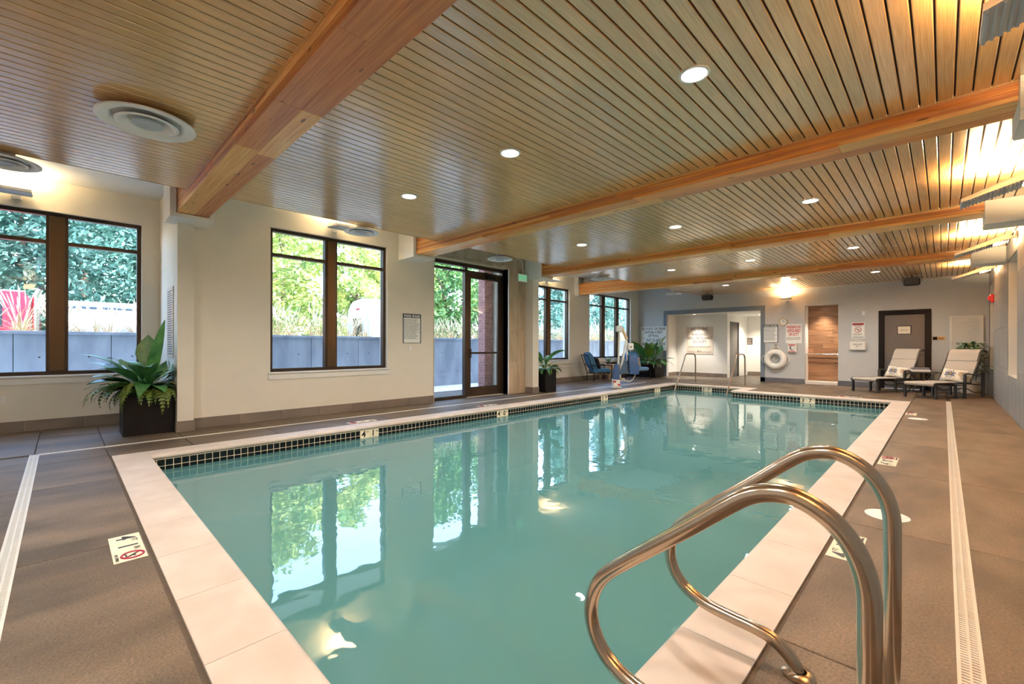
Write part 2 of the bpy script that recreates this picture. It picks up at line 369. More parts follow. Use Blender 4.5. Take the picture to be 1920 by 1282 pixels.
for i in range(len(xs_cut) - 1):
    for j in range(len(ys_cut) - 1):
        x0, x1, y0, y1 = xs_cut[i], xs_cut[i + 1], ys_cut[j], ys_cut[j + 1]
        cx, cy = (x0 + x1) / 2, (y0 + y1) / 2
        inside = (OX0 - .02 < cx < OX1 + .02) and (OY0 - .02 < cy < OY1 + .02)
        inext = (OX0 - .02 < cx < OX1 + .02) and (OY1 < cy < OY2 + .02)
        if inside: continue
        if inext:
            if cx < OJ:   # straddles the step bay: only the part right of the jog stays deck
                continue
            x0 = max(x0, OJ + 0.018)
        slab(x0, x1, y0, y1)
slab(OJ + 0.018, -3.62, OY1 + 0.018, OY2 + 0.018)
# alcove, corridor and niche floors
for (a, b, c, d) in [(-7.98, -4.45, YF, 17.9), (-5.95, -4.45, 17.9, 21.1)]: slab(a, b, c, d)

# trench drains
def drain(nm, label, axis, a, b, c, w=0.064):
    root = thing(nm, label, 'drain', ((a + b) / 2 if axis == 'x' else c, c if axis == 'x' else (a + b) / 2, 0))
    L_ = (b - a) / 2
    fr = MB(); gr = MB()
    for s in (-1, 1):
        if axis == 'y': fr.box(s * w / 2 - 0.006, s * w / 2 + 0.006, -L_, L_, -0.02, 0.0025)
        else: fr.box(-L_, L_, s * w / 2 - 0.006, s * w / 2 + 0.006, -0.02, 0.0025)
    if axis == 'y': fr.box(-0.004, 0.004, -L_, L_, -0.012, 0.0025)
    else: fr.box(-L_, L_, -0.004, 0.004, -0.012, 0.0025)
    fr.build('drain_frame', M_alu, root)
    n = int(2 * L_ / 0.02); 
    for i in range(n):
        p = -L_ + (i + .5) * 2 * L_ / n
        if axis == 'y': gr.box(-w / 2, w / 2, p - 0.0066, p + 0.0066, -0.006, 0.001)
        else: gr.box(p - 0.0066, p + 0.0066, -w / 2, w / 2, -0.006, 0.001)
    tag(gr.build('grate_slats', M_alu, root), kind='stuff')
    return root
drain('trench_drain', 'long pale slotted drain on the deck beside the stone-tiled wall', 'y', YB + 0.1, 13.75, 0.075)
drain('trench_drain', 'slotted drain on the deck running along the window wall', 'y', -0.18, 13.75, -7.155)
drain('trench_drain', 'slotted drain across the deck at the short end without steps', 'x', -7.18, XR - .9, -0.215)

# ------------------------------------------------------------------ pool
pool = thing('swimming_pool', 'rectangular swimming pool with pale stone coping and black waterline tiles', 'pool', (-3.5, 6.8, 0))
PO = Vector((-3.5, 6.8, 0))
def pl(o): o.location = Vector(o.location) - PO; return o
ZW = -0.178; ZD = -1.28
mb = MB()
t = 0.2
def basin_wall(x0, x1, y0, y1): mb.box(x0, x1, y0, y1, ZD - .2, -0.055)
basin_wall(PX0 - t, PX0, PY0 - t, PY2 + t); basin_wall(PX1, PX1 + t, PY0 - t, PY1 + t); basin_wall(PX0, PX1, PY0 - t, PY0)
basin_wall(PJ, PX1, PY1, PY1 + t); basin_wall(PX0, PJ, PY2, PY2 + t); basin_wall(PJ, PJ + t, PY1 + t, PY2 + t)
mb.box(PX0, PX1, PY0, PY1, ZD - .2, ZD); mb.box(PX0, PJ, PY1, PY2, ZD - .2, ZD)
pl(mb.build('basin', M_plaster, pool))
for k in range(4):   # entry steps in the bay
    y1 = PY2 - 0.30 * k
    m_ = MB(); m_.bbox(PX0, PJ, y1 - 0.30, y1, ZD, -0.42 - 0.22 * k, 0.01); pl(m_.build('entry_step', M_plaster, pool))
# grout bed and tiles
TP = 0.0745
gb = MB(); gt = 0.004
def strip(p0, p1, nrm):
    (xa, ya), (xb, yb) = p0, p1; x0, x1 = sorted((xa, xb)); y0, y1 = sorted((ya, yb))
    if nrm[0] > 0: x1 = x0 + gt
    elif nrm[0] < 0: x0 = x1 - gt
    if nrm[1] > 0: y1 = y0 + gt
    elif nrm[1] < 0: y0 = y1 - gt
    gb.box(x0, x1, y0, y1, -0.06 - 3 * TP - .004, -0.055)
SIDES = [((PX0, PY0), (PX0, PY2), (1, 0)), ((PX0, PY2), (PJ, PY2), (0, -1)), ((PJ, PY1), (PX1, PY1), (0, -1)), ((PX1, PY0), (PX1, PY1), (-1, 0)), ((PX0, PY0), (PX1, PY0), (0, 1)), ((PJ, PY1), (PJ, PY2), (-1, 0))]
for s_ in SIDES: strip(*s_)
pl(gb.build('grout_bed', M_grout, pool))
tile_me = {}
for ax in 'xy':
    m_ = MB(); a = TP / 2 - 0.0035
    if ax == 'x': m_.bbox(-0.004, 0.004, -a, a, -a, a, 0.002)
    else: m_.bbox(-a, a, -0.004, 0.004, -a, a, 0.002)
    o_ = m_.build('tile', M_blk); tile_me[ax] = o_.data; bpy.data.objects.remove(o_)
MARK_L = [(3.12, 3.42), (5.94, 6.24), (9.62, 9.92), (12.55, 12.85)]
MARK_F = [(-2.55, -2.25)]; MARK_F2 = [(-5.35, -5.05)]
rest = MB()
def tiles(p0, p1, nrm, gaps, top_single=True):
    L_ = abs(p1[0] - p0[0]) + abs(p1[1] - p0[1]); n = int(L_ / TP)
    for k in range(n):
        s = (k + .5) * L_ / n
        along = (p0[0] if nrm[0] else p0[0] + s, p0[1] + s if nrm[0] else p0[1])
        q = along[1] if nrm[0] else along[0]
        ingap = any(g0 - .02 < q < g1 + .02 for g0, g1 in gaps)
        x, y = along[0] + nrm[0] * 0.003, along[1] + nrm[1] * 0.003
        for row in range(3):
            if ingap and row < 2: continue
            z = -0.06 - TP * (row + .5)
            if row == 0 and top_single:
                pl(inst('tile', tile_me['x' if nrm[0] else 'y'], pool, (x, y, z)))
            else:
                a = TP / 2 - 0.0035
                if nrm[0]: rest.box(x - .004, x + .004, y - a, y + a, z - a, z + a)
                else: rest.box(x - a, x + a, y - .004, y + .004, z - a, z + a)
tiles((PX0, PY0), (PX0, PY2), (1, 0), MARK_L); tiles((PX0, PY2), (PJ, PY2), (0, -1), MARK_F2); tiles((PJ, PY1), (PX1, PY1), (0, -1), MARK_F)
tiles((PX1, PY0), (PX1, PY1), (-1, 0), [], False); tiles((PX0, PY0), (PX1, PY0), (0, 1), [], False); tiles((PJ, PY1), (PJ, PY2), (-1, 0), [], False)
tag(pl(rest.build('waterline_tiles', M_blk, pool)), kind='stuff')
# wall depth markers
def wall_marker(c, nrm, txt):
    for i, s in enumerate(txt):
        off = (i - 0.5) * 0.152
        # reading direction seen from the water
        rt = Vector((0, 1, 0)) if nrm == (1, 0) else Vector((1, 0, 0))
        m_ = MB(); m_.bbox(-.073, .073, -.073, .073, 0, 0.008, .003)
        o_ = m_.build('depth_marker', M_marker, pool)
        pos = Vector(c) + rt * off + Vector((*nrm, 0)) * 0.002 - PO
        put(o_, pos, tuple(rt), (0, 0, 1))
        main, sup = s
        me = text_mesh(main, 0.13, M_inkb, bold=0.003); link('depth_numeral', me, o_, (-.02, 0.012, 0.009))
        me = text_mesh(sup, 0.04, M_inkb); link('unit_letters', me, o_, (.045, 0.04, 0.009))
DEPTH = [('4', 'FT'), ('1', 'IN')]
for (a, b), tx in zip(MARK_L, [[('4', 'FT'), ('1', 'IN')], [('4', 'FT'), ('0', 'IN')], [('3', 'FT'), ('9', 'IN')], [('3', 'FT'), ('7', 'IN')]]):
    wall_marker((PX0, (a + b) / 2, -0.06 - TP), (1, 0), tx)
wall_marker((sum(MARK_F[0]) / 2, PY1, -0.06 - TP), (0, -1), [('3', 'FT'), ('7', 'IN')])
wall_marker((sum(MARK_F2[0]) / 2, PY2, -0.06 - TP), (0, -1), [('3', 'FT'), ('7', 'IN')])
# coping stones (bull-nosed)
def coping_profile():
    # outward coordinate d (0 = inner nose), z
    pts = [(CW, -0.05), (CW, 0.0), (0.03, 0.004)]
    for k in range(7):
        a = math.pi / 2 + math.pi * k / 6
        pts.append((0.0 + 0.028 + 0.028 * math.cos(a) - 0.028, 0.004 - 0.028 + 0.028 * math.sin(a)))
    return pts + [(0.03, -0.052)]
CPROF = coping_profile()
def coping_run(p0, p1, inward, e0=0.0, e1=0.0, n=None):
    # p0->p1 along inner edge; mitred ends through e0/e1 (extra length at the outer edge)
    P0, P1 = Vector((*p0, 0)), Vector((*p1, 0)); D = (P1 - P0); L_ = D.length; D.normalize(); I = Vector((*inward, 0))
    n = n or max(1, round(L_ / 0.61)); g = 0.003
    for k in range(n):
        s0, s1 = L_ * k / n, L_ * (k + 1) / n
        c = P0 + D * ((s0 + s1) / 2) - I * CW / 2
        rings = []
        for which, s in ((0, s0), (1, s1)):
            ring = []
            for d, z in CPROF:
                sh = 0.0
                if which == 0 and k == 0: sh = -e0 * d / CW
                if which == 1 and k == n - 1: sh = e1 * d / CW
                gg = g / 2 if which == 0 else -g / 2
                ring.append(tuple(P0 + D * (s + sh + gg) - I * d + Vector((0, 0, z)) - c))
            rings.append(ring)
        pl(MB().loft(rings).build('coping_stone', M_coping, pool, smooth=35, loc=tuple(c)))
coping_run((PX0, PY0), (PX0, PY2), (1, 0), CW, CW); coping_run((PX1, PY0), (PX1, PY1), (-1, 0), CW, CW)
coping_run((PX0, PY0), (PX1, PY0), (0, 1), CW, CW); coping_run((PX0, PY2), (PJ, PY2), (0, -1), CW, CW)
coping_run((PJ, PY1), (PX1, PY1), (0, -1), -CW, CW); coping_run((PJ, PY1), (PJ, PY2), (-1, 0), -CW, CW)
# main drains and return fittings in the floor
for (x, y) in [(-3.5, 4.2), (-3.5, 6.2)]:
    pl(MB().lathe([(0.13, 0), (0.13, 0.015), (0.09, 0.03), (0.0005, 0.032)], (x, y, ZD)).build('main_drain', M_ringw, pool, smooth=True))
# water
wm = MB(); wm.add([(PX0, PY0, ZW), (PX1, PY0, ZW), (PX1, PY1, ZW), (PJ, PY1, ZW), (PJ, PY2, ZW), (PX0, PY2, ZW)], [(0, 1, 2, 3, 4, 5)])
water = wm.build('pool_water', M_water, fix=False); tag(water, 'calm turquoise water filling the pool', 'water', kind='stuff')

# deck depth markers: three ceramic tiles each
def deck_marker(nm_label, origin, right, up, depth):
    root = thing('depth_marker_set', nm_label, 'marker', origin)
    rt, u = Vector(right), Vector(up)
    for i in range(3):
        m_ = MB(); m_.bbox(-.0745, .0745, -.0745, .0745, 0, 0.004, .0015)
        o_ = m_.build('marker_tile', M_marker, root); put(o_, tuple(rt * (i - 1) * 0.153 + Vector((0, 0, -0.0005))), right, up)
        if i < 2:
            main, sup = depth[i]
            link('depth_numeral', text_mesh(main, 0.125, M_ink, bold=0.003), o_, (-.016, 0.0, 0.0045))
            link('unit_letters', text_mesh(sup, 0.042, M_ink), o_, (.045, 0.04, 0.0045))
        else:
            rg = MB(); rg.tube([(0.05 * math.cos(a), 0.012 + 0.05 * math.sin(a), 0.0045) for a in [2 * math.pi * k / 24 for k in range(24)]], 0.006, 6, closed=True)
            rg.tube([(-0.036, 0.048, 0.0045), (0.036, -0.024, 0.0045)], 0.005, 6)
            rg.build('prohibition_ring', mat('magenta_red_glaze', srgb(168, 40, 78), 0.4, var=0.02), o_)
            fg = MB(); fg.tube([(-0.02, 0.03, 0.004), (0.0, 0.014, 0.004), (0.02, -0.01, 0.004)], 0.006, 6); fg.tube([(0.0, 0.014, 0.004), (0.018, 0.024, 0.004)], 0.004, 6); fg.tube([(-0.025, -0.02, 0.004), (-0.005, -0.015, 0.004), (0.022, -0.02, 0.004)], 0.004, 6)
            fg.build('diver_figure', M_ink, o_)
            link('caption_letters', text_mesh('NO DIVING', 0.022, M_ink), o_, (0, -0.058, 0.0045))
    return root
deck_marker('cream depth marker 4 ft 1 in with no-diving tile beside the pool end coping', (-3.51, 0.275, 0), (1, 0, 0), (0, 1, 0), [('4', 'FT'), ('1', 'IN')])
deck_marker('cream depth marker 4 ft 1 in with no-diving tile by the near loop handrails', (-0.42, 3.35, 0), (0, 1, 0), (-1, 0, 0), [('4', 'FT'), ('1', 'IN')])
deck_marker('cream depth marker 4 ft 0 in with no-diving tile beside the pool', (-0.42, 6.15, 0), (0, 1, 0), (-1, 0, 0), [('4', 'FT'), ('0', 'IN')])
deck_marker('cream depth marker 3 ft 7 in on the deck near the sun loungers', (-0.42, 10.75, 0), (0, 1, 0), (-1, 0, 0), [('3', 'FT'), ('7', 'IN')])
deck_marker('cream depth marker 4 ft 1 in between coping and window wall', (-6.63, 3.35, 0), (0, -1, 0), (1, 0, 0), [('4', 'FT'), ('1', 'IN')])
deck_marker('cream depth marker 4 ft 0 in in front of the glass door', (-6.63, 6.05, 0), (0, -1, 0), (1, 0, 0), [('4', 'FT'), ('0', 'IN')])
deck_marker('cream depth marker 3 ft 7 in in front of the wood-lined niche', (-1.62, 13.31, 0), (-1, 0, 0), (0, -1, 0), [('3', 'FT'), ('7', 'IN')])
for (x, y, lb) in [(-0.29, 4.16, 'round white skimmer lid behind the loop handrails'), (-0.31, 10.07, 'round white skimmer lid near the loungers')]:
    rt = thing('skimmer_lid', lb, 'lid', (x, y, 0))
    MB().lathe([(0.128, 0.0), (0.128, 0.004), (0.122, 0.0055), (0.0005, 0.0055)]).build('cover', M_ringw, rt, smooth=30)
    MB().lathe([(0.016, 0.005), (0.016, 0.0065), (0.0005, 0.0065)], (0.06, 0, 0), 12).build('lift_hole_plug', M_grid, rt)

# ------------------------------------------------------------------ walls
WOUT = 0.28
W1 = (-1.21, 0.89, 0.78, 3.14); W2 = (2.36, 4.46, 0.78, 3.14); W3 = (10.05, 12.15, 0.76, 3.14); W4 = (13.34, 16.28, 0.76, 3.14)
X1 = -9.2; X2 = -7.8; X4 = -9.15
wl_ = MB(); wall_boxes(wl_, 'x', X1 - WOUT, X1, YB - .25, 1.3, -.05, ZG + .1, [W1])
struct('wall_left_bay', wl_, M_cream)
wl_ = MB(); wall_boxes(wl_, 'x', X2 - WOUT, X2, 1.31, 5.56, -.05, ZG + .1, [W2]); wl_.box(-8.3, X2 - WOUT, 5.30, 5.56, -.05, ZG + .1)
wl_.box(X1 - WOUT, X2 - WOUT, 1.31, 1.5, -.05, ZG + .1)
struct('wall_left', wl_, M_cream)
pr_ = MB(); pr_.box(X1 - .02, -7.63, 1.12, 1.31, -.02, ZG); struct('wall_left_pier', pr_, M_cream)
wl_ = MB(); wall_boxes(wl_, 'x', X4 - WOUT, X4, 8.4, YF + .3, -.05, ZG + .1, [W3, W4])
wl_.box(X4 - WOUT, -7.86, 8.44, 8.66, -.05, ZG + .1)
struct('wall_left_far', wl_, M_cream)
pr_ = MB(); pr_.box(-7.87, -7.52, 8.44, 8.66, -.02, ZG); struct('wall_left_pier_far', pr_, M_cream)
# door bay: backing wall for the stone tiles, with the storefront opening
wl_ = MB(); wall_boxes(wl_, 'x', -8.12, -7.79, 5.56, 8.44, -.05, ZG + .1, [(5.57, 7.80, -.06, 3.13)])
stonebay = struct('wall_left_stone', wl_, M_grout)
def stone_tiles(parent, axis, face, sgn, b0, b1, z0, z1, holes, tw, th, m, t0=0.012, zoff=0.0, boff=0.0):
    g = 0.0025
    b = b0 - boff
    while b < b1 - 1e-6:
        z = z0 - zoff
        while z < z1 - 1e-6:
            ba, bb, za, zb = max(b, b0), min(b + tw, b1), max(z, z0), min(z + th, z1)
            cells = [(ba, bb, za, zb)]
            for h in holes:
                nc = []
                for (p, q, r_, s) in cells:
                    if q <= h[0] or p >= h[1] or s <= h[2] or r_ >= h[3]: nc.append((p, q, r_, s)); continue
                    if p < h[0]: nc.append((p, h[0], r_, s))
                    if q > h[1]: nc.append((h[1], q, r_, s))
                    p2, q2 = max(p, h[0]), min(q, h[1])
                    if r_ < h[2]: nc.append((p2, q2, r_, h[2]))
                    if s > h[3]: nc.append((p2, q2, h[3], s))
                cells = nc
            for (p, q, r_, s) in cells:
                if q - p < 0.012 or s - r_ < 0.012: continue
                c = ((p + q) / 2, (r_ + s) / 2); hw, hh = (q - p) / 2 - g, (s - r_) / 2 - g
                m_ = MB()
                if axis == 'x': m_.bbox(0 if sgn > 0 else -t0, t0 if sgn > 0 else 0, -hw, hw, -hh, hh, 0.002); lc = (face, c[0], c[1])
                else: m_.bbox(-hw, hw, 0 if sgn > 0 else -t0, t0 if sgn > 0 else 0, -hh, hh, 0.002); lc = (c[0], face, c[1])
                m_.build('tile', m, parent, loc=lc)
            z += th
        b += tw
stone_tiles(stonebay, 'x', -7.79, 1, 5.56, 8.44, 0, ZG, [(5.5, 7.83, -.1, 3.14)], 0.86, 0.8, M_stone, boff=0.0)
# right wall with slit windows
SL = [(15.5, 16.72, 0.68, 2.79), (10.7, 12.22, 0.70, 2.78)]
wl_ = MB(); wall_boxes(wl_, 'x', XR, XR + .3, YB - .25, YF + .3, -.05, ZG + .1, SL)
wright = struct('wall_right', wl_, M_white)
stone_tiles(wright, 'x', XR + .001, -1, YB, YF, 0, ZC, SL, 1.6, 0.8, M_stoner, t0=0.014)
for i, (a, b, c, d) in enumerate(SL):
    root = tag(empty('window_%d' % (6 + i), (XR + .22, (a + b) / 2, c)), kind='structure')
    f = MB(); hw = (b - a) / 2; hh = d - c
    for (p, q, r_, s) in [(-hw, hw, 0, .05), (-hw, hw, hh - .05, hh), (-hw, -hw + .05, .05, hh - .05), (hw - .05, hw, .05, hh - .05)]: f.box(-.03, .03, p, q, r_, s)
    f.build('window_frame', M_bronze, root); g_ = MB(); g_.box(-.006, .006, -hw + .05, hw - .05, .05, hh - .05); g_.build('pane', M_darkglass, root)
# back wall behind the viewer
wb_ = MB(); wb_.box(-9.5, XR + .3, YB - .25, YB, -.05, ZG + .1); struct('wall_back', wb_, M_grey)
# far wall
AL = (-7.91, -4.53, -.06, 2.46); NI = (-3.23, -2.35, -.06, 2.53)
wf = MB(); wall_boxes(wf, 'y', YF, YF + .16, -9.43, XR + .3, -.05, ZG + .1, [AL, NI, (-1.27, -.36, -.06, 2.16)]); struct('wall_far', wf, M_grey)
# alcove and corridor
a_ = MB(); a_.box(-8.1, -7.94, YF + .16, 18.05, -.05, 2.7); a_.box(-7.94, -5.95, 17.9, 18.05, -.05, 2.7)
wall_boxes(a_, 'x', -6.1, -5.95, 18.05, 20.5, -.05, 2.7, [(18.2, 19.25, -.06, 2.18)])
a_.box(-6.1, -4.3, 20.3, 20.45, -.05, 2.7); a_.box(-4.5, -4.35, YF + .16, 20.3, -.05, 2.7)
struct('wall_alcove', a_, M_white)
c_ = MB(); c_.box(-8.1, -4.35, YF + .16, 20.45, 2.47, 2.6); struct('ceiling_alcove', c_, M_white)
dr = tag(empty('door_3', (-6.0, 18.72, 0)), kind='structure')
m_ = MB(); m_.bbox(-.02, .02, -.47, .47, 0.01, 2.13, .004); m_.build('door_leaf', M_doorgrey, dr)
m_ = MB(); [m_.box(-.06, .06, a, b, c, d) for a, b, c, d in [(-.525, -.47, 0, 2.18), (.47, .525, 0, 2.18), (-.47, .47, 2.13, 2.18)]]; m_.build('door_frame', mat('slate_frame_paint', srgb(92, 94, 100), .5, var=.02), dr)
m_ = MB(); m_.tube([(.02, .38, 1.0), (.07, .38, 1.0), (.075, .27, 1.0)], .011, 8); m_.lathe([(.028, 0), (.028, .01), (.001, .012)], (.02, .38, 1.15), 12); m_.build('door_handle', M_chrome, dr, smooth=True)
# alcove trim
tr = MB(); y0 = YF - .012
tr.box(-8.04, -4.39, y0, YF + .004, 2.46, 2.62); tr.box(-8.04, -7.91, y0, YF + .004, 0, 2.46); tr.box(-4.53, -4.39, y0, YF + .004, 0, 2.46)
struct('trim_1', tr, M_blueframe)
# niche lined with wood-look planks
NB = 17.42
n_ = MB(); n_.box(-3.4, -3.23, YF + .16, NB + .15, -.05, 2.7); n_.box(-2.35, -2.2, YF + .16, NB + .15, -.05, 2.7); n_.box(-3.23, -2.35, NB, NB + .15, -.05, 2.7); n_.box(-3.4, -2.2, YF + .16, NB + .15, 2.56, 2.7)
niche = struct('wall_niche', n_, M_white)
z = 0.09; k = 0
rn = random.Random(5)
while z < 2.55:
    hgt = 0.152; z1 = min(z + hgt, 2.555)
    cut = rn.uniform(-3.1, -2.5)
    yf = NB - .05 if 0.76 < z < 0.95 else NB
    for (a, b) in ((-3.23, cut), (cut, -2.35)):
        if b - a < .02: continue
        m_ = MB(); m_.bbox(-(b - a) / 2 + .0015, (b - a) / 2 - .0015, -.016 - (NB - yf), 0, -(z1 - z) / 2 + .0012, (z1 - z) / 2 - .0012, .0015)
        m_.build('wood_plank', M_woodwall, niche, loc=((a + b) / 2, NB, (z + z1) / 2))
    z = z1
fl_ = MB(); fl_.bbox(-3.22, -2.36, YF + .002, NB - .03, -.02, 0.09, .006); struct('trim_2', fl_, M_floorw)
gb_ = thing('grab_bar', 'slim steel grab bar across the wood-lined niche', 'bar', (-2.79, 17.05, 0.96))
MB().tube([(-.44, 0, 0), (.40, 0, 0)], .016, 10).build('rail', M_chrome, gb_, smooth=True)
MB().lathe([(.05, 0), (.05, .03), (.03, .04)], (0, 0, 0), 16).build('end_mount', M_lamp_w, gb_, smooth=30, loc=(.44, 0, 0), rot=(0, -math.pi / 2, 0))
MB().lathe([(.03, 0), (.03, .02), (.018, .03)], (0, 0, 0), 16).build('end_mount', M_chrome, gb_, smooth=30, loc=(-.44, 0, 0), rot=(0, math.pi / 2, 0))

# black door
d4 = tag(empty('door_4', (-0.815, YF, 0)), kind='structure')
m_ = MB(); m_.bbox(-.445, .445, .02, .065, .01, 2.15, .004); m_.build('door_leaf', M_doorgrey, d4)
m_ = MB()
for (a, b, c, d) in [(-.565, -.445, 0, 2.27), (.445, .565, 0, 2.27), (-.445, .445, 2.15, 2.27)]: m_.box(a, b, -.025, .08, c, d)
for (a, b, c, d) in [(-.46, -.43, 0, 2.15), (.43, .46, 0, 2.15), (-.43, .43, 2.13, 2.16)]: m_.box(a, b, .0, .02, c, d)
m_.build('door_frame', M_blackpaint, d4)
m_ = MB(); m_.tube([(.38, .02, 1.03), (.38, -.05, 1.03), (.29, -.055, 1.03)], .013, 8); m_.lathe([(.034, 0), (.034, .012), (.0005, .014)], (0, 0, 0), 14); m_.build('door_handle', M_chrome, d4, smooth=True)
m_ = MB(); m_.bbox(-.15, .15, .008, .02, 1.57, 1.81, .003); pq = m_.build('door_plaque', M_black, d4)
m_ = MB(); m_.box(-.135, .135, .004, .009, 1.585, 1.795); m_.build('plaque_card', mat('ivory_card', srgb(232, 222, 198), .6, var=.02), d4)
m_ = MB(); [m_.box(a, a + .022, .0025, .004, 1.675, 1.705) for a in (-.075, -.045, -.015, .02, .05)]; m_.build('plaque_lettering', mat('faint_ink', srgb(176, 170, 164), .6, var=.02), d4)
# louvre panel
lv = thing('louvred_shutter', 'tall white louvred shutter panel in the corner beside the dark door', 'shutter', (0.425, YF, 0.1))
m_ = MB(); 
for (a, b, c, d) in [(-.315, -.265, 0, 1.94), (.265, .315, 0, 1.94), (-.265, .265, 1.89, 1.94), (-.265, .265, 0, .06), (-.265, .265, .93, .98)]: m_.box(a, b, -.045, -.005, c, d)
m_.box(-.3, .3, -.012, -.002, .02, 1.92)
m_.build('panel_frame', M_white, lv)
sl = MB(); sl.hexa([(-.265, -.042, -.02), (.265, -.042, -.02), (.265, -.036, -.024), (-.265, -.036, -.024), (-.265, -.018, .018), (.265, -.018, .018), (.265, -.013, .015), (-.265, -.013, .015)])
so = sl.build('slat', M_white, lv, loc=(0, 0, .09)); zz = .13
while zz < 1.87:
    if not (.90 < zz < 1.01): inst('slat', so.data, lv, (0, 0, zz))
    zz += .042

# baseboards: each tile a piece
def baseboard(name, runs, mt=None):
    root = tag(empty(name, (0, 0, 0)), kind='structure')
    for axis, face, sgn, b0, b1 in runs:
        b = b0
        while b < b1 - .01:
            e = min(b + .61, b1); t0 = .012
            m_ = MB(); hw = (e - b) / 2 - .0015
            if axis == 'x': m_.bbox(min(0, sgn * t0), max(0, sgn * t0), -hw, hw, 0, .152, .002); lc = (face, (b + e) / 2, 0)
            else: m_.bbox(-hw, hw, min(0, sgn * t0), max(0, sgn * t0), 0, .152, .002); lc = ((b + e) / 2, face, 0)
            m_.build('tile', mt or M_basetile, root, loc=lc); b = e
    return root
baseboard('baseboard_left', [('x', X1, 1, YB, 1.12), ('x', X2, 1, 1.31, 5.56), ('x', -7.63, 1, 1.105, 1.325), ('y', 1.12, -1, -9.2, -7.63), ('x', X4, 1, 8.66, YF), ('x', -7.52, 1, 8.425, 8.675), ('y', 8.44, -1, -7.77, -7.52)])
baseboard('baseboard_far', [('y', YF, -1, -4.53, -3.23), ('y', YF, -1, -2.35, -1.385), ('y', YF, -1, -.245, .1), ('y', YF, -1, -9.13, -8.04)], mat('slate_porcelain', srgb(116, 118, 124), .4, col2=srgb(96, 98, 106), scale=4, rand=.05))
baseboard('baseboard_alcove', [('y', 17.9, -1, -7.94, -5.95), ('x', -7.94, 1, YF + .02, 17.88), ('y', 20.3, -1, -5.93, -4.5)])

# window ledge trims under the far windows
lt = MB(); lt.box(X4, X4 + .035, 8.68, YF - .02, .60, .63); lt.box(X4, X4 + .03, 8.68, YF - .02, .49, .515); struct('trim_3', lt, M_cream)

# ------------------------------------------------------------------ windows
def window(n, x, hole, posts):
    y0, y1, z0, z1 = hole
    root = tag(empty('window_%d' % n, (x - .12, (y0 + y1) / 2, z0)), kind='structure')
    cy = (y0 + y1) / 2; H = z1 - z0; zt = 2.71 - z0
    f = MB(); fw_ = .052
    f.box(-.05, .05, y0 - cy, y1 - cy, 0, fw_); f.box(-.05, .05, y0 - cy, y1 - cy, H - fw_, H)
    f.box(-.05, .05, y0 - cy, y0 - cy + fw_, fw_, H - fw_); f.box(-.05, .05, y1 - cy - fw_, y1 - cy, fw_, H - fw_)
    f.build('window_frame', M_bronze, root)
    edges = [y0 - cy + fw_]
    for (a, b) in posts:
        w_ = (b - a)
        m_ = MB(); m_.bbox(-.06, .075, a - cy + .035, b - cy - .035, fw_, H - fw_, .006); m_.build('mullion_cover', M_bronze2, root)
        m_ = MB(); m_.box(-.05, .05, a - cy, a - cy + .04, fw_, H - fw_); m_.box(-.05, .05, b - cy - .04, b - cy, fw_, H - fw_); m_.build('mullion', M_bronze, root)
        edges += [a - cy, b - cy]
    edges.append(y1 - cy - fw_)
    for i in range(0, len(edges), 2):
        a, b = edges[i], edges[i + 1]
        m_ = MB(); m_.box(-.045, .045, a, b, zt - .026, zt + .026); m_.build('transom_bar', M_bronze, root)
        for (c, d) in ((fw_, zt - .026), (zt + .026, H - fw_)):
            m_ = MB(); m_.box(-.006, .006, a, b, c, d); m_.build('pane', M_glass, root)
    s = MB(); s.bbox(.05, .16, y0 - cy - .03, y1 - cy + .03, -.03, 0.0, .006); s.box(.12, .135, y0 - cy - .03, y1 - cy + .03, -.12, -.03); s.build('window_sill', M_white, root)
    return root
window(1, X1, W1, [(-.17, .06)]); window(2, X2, W2, [(3.27, 3.49)]); window(3, X4, W3, [(10.98, 11.22)]); window(4, X4, W4, [(14.24, 14.46), (15.26, 15.46)])
# glazed door with sidelight and transom
dd = tag(empty('door_1', (-8.0, 6.685, 0)), kind='structure')
f = MB(); c0 = 6.685
for (a, b, c, d) in [(5.57, 7.80, 3.05, 3.13), (5.57, 5.62, 0, 3.05), (7.75, 7.80, 0, 3.05), (6.55, 6.62, 0, 3.05), (5.62, 6.55, 2.93, 2.98), (6.62, 7.75, 2.93, 2.98), (5.62, 6.55, 0, .07)]: f.box(-.05, .05, a - c0, b - c0, c, d)
f.build('door_frame', M_bronze, dd)
lf = MB()
for (a, b, c, d) in [(6.625, 6.745, .012, 2.93), (7.625, 7.745, .012, 2.93), (6.745, 7.625, .012, .235), (6.745, 7.625, 2.81, 2.93)]: lf.box(-.025, .025, a - c0, b - c0, c, d)
lo = lf.build('door_leaf', M_bronze, dd)
for (a, b, c, d) in [(5.62, 6.55, .07, 2.93), (5.62, 6.55, 2.98, 3.05), (6.62, 7.75, 2.98, 3.05), (6.745, 7.625, .235, 2.81)]:
    m_ = MB(); m_.box(-.005, .005, a - c0, b - c0, c, d); m_.build('pane', M_glass, dd)
m_ = MB(); m_.bbox(.03, .075, 6.70 - c0, 7.67 - c0, 1.02, 1.065, .008); m_.box(.02, .05, 6.69 - c0, 6.75 - c0, .93, 1.14); m_.box(.02, .05, 7.62 - c0, 7.68 - c0, 1.0, 1.08); m_.build('push_bar', M_bronze, dd)
m_ = MB(); m_.bbox(.028, .085, 7.22 - c0, 7.52 - c0, 2.83, 2.91, .006); m_.tube([(.06, 7.30 - c0, 2.92), (.20, 7.12 - c0, 2.95), (.05, 6.98 - c0, 2.965)], .009, 6); m_.build('door_closer', M_black, dd)
m_ = MB(); m_.bbox(-.06, .10, 6.60 - c0, 7.76 - c0, 0.0, .014, .004); m_.build('threshold', M_alu, dd)
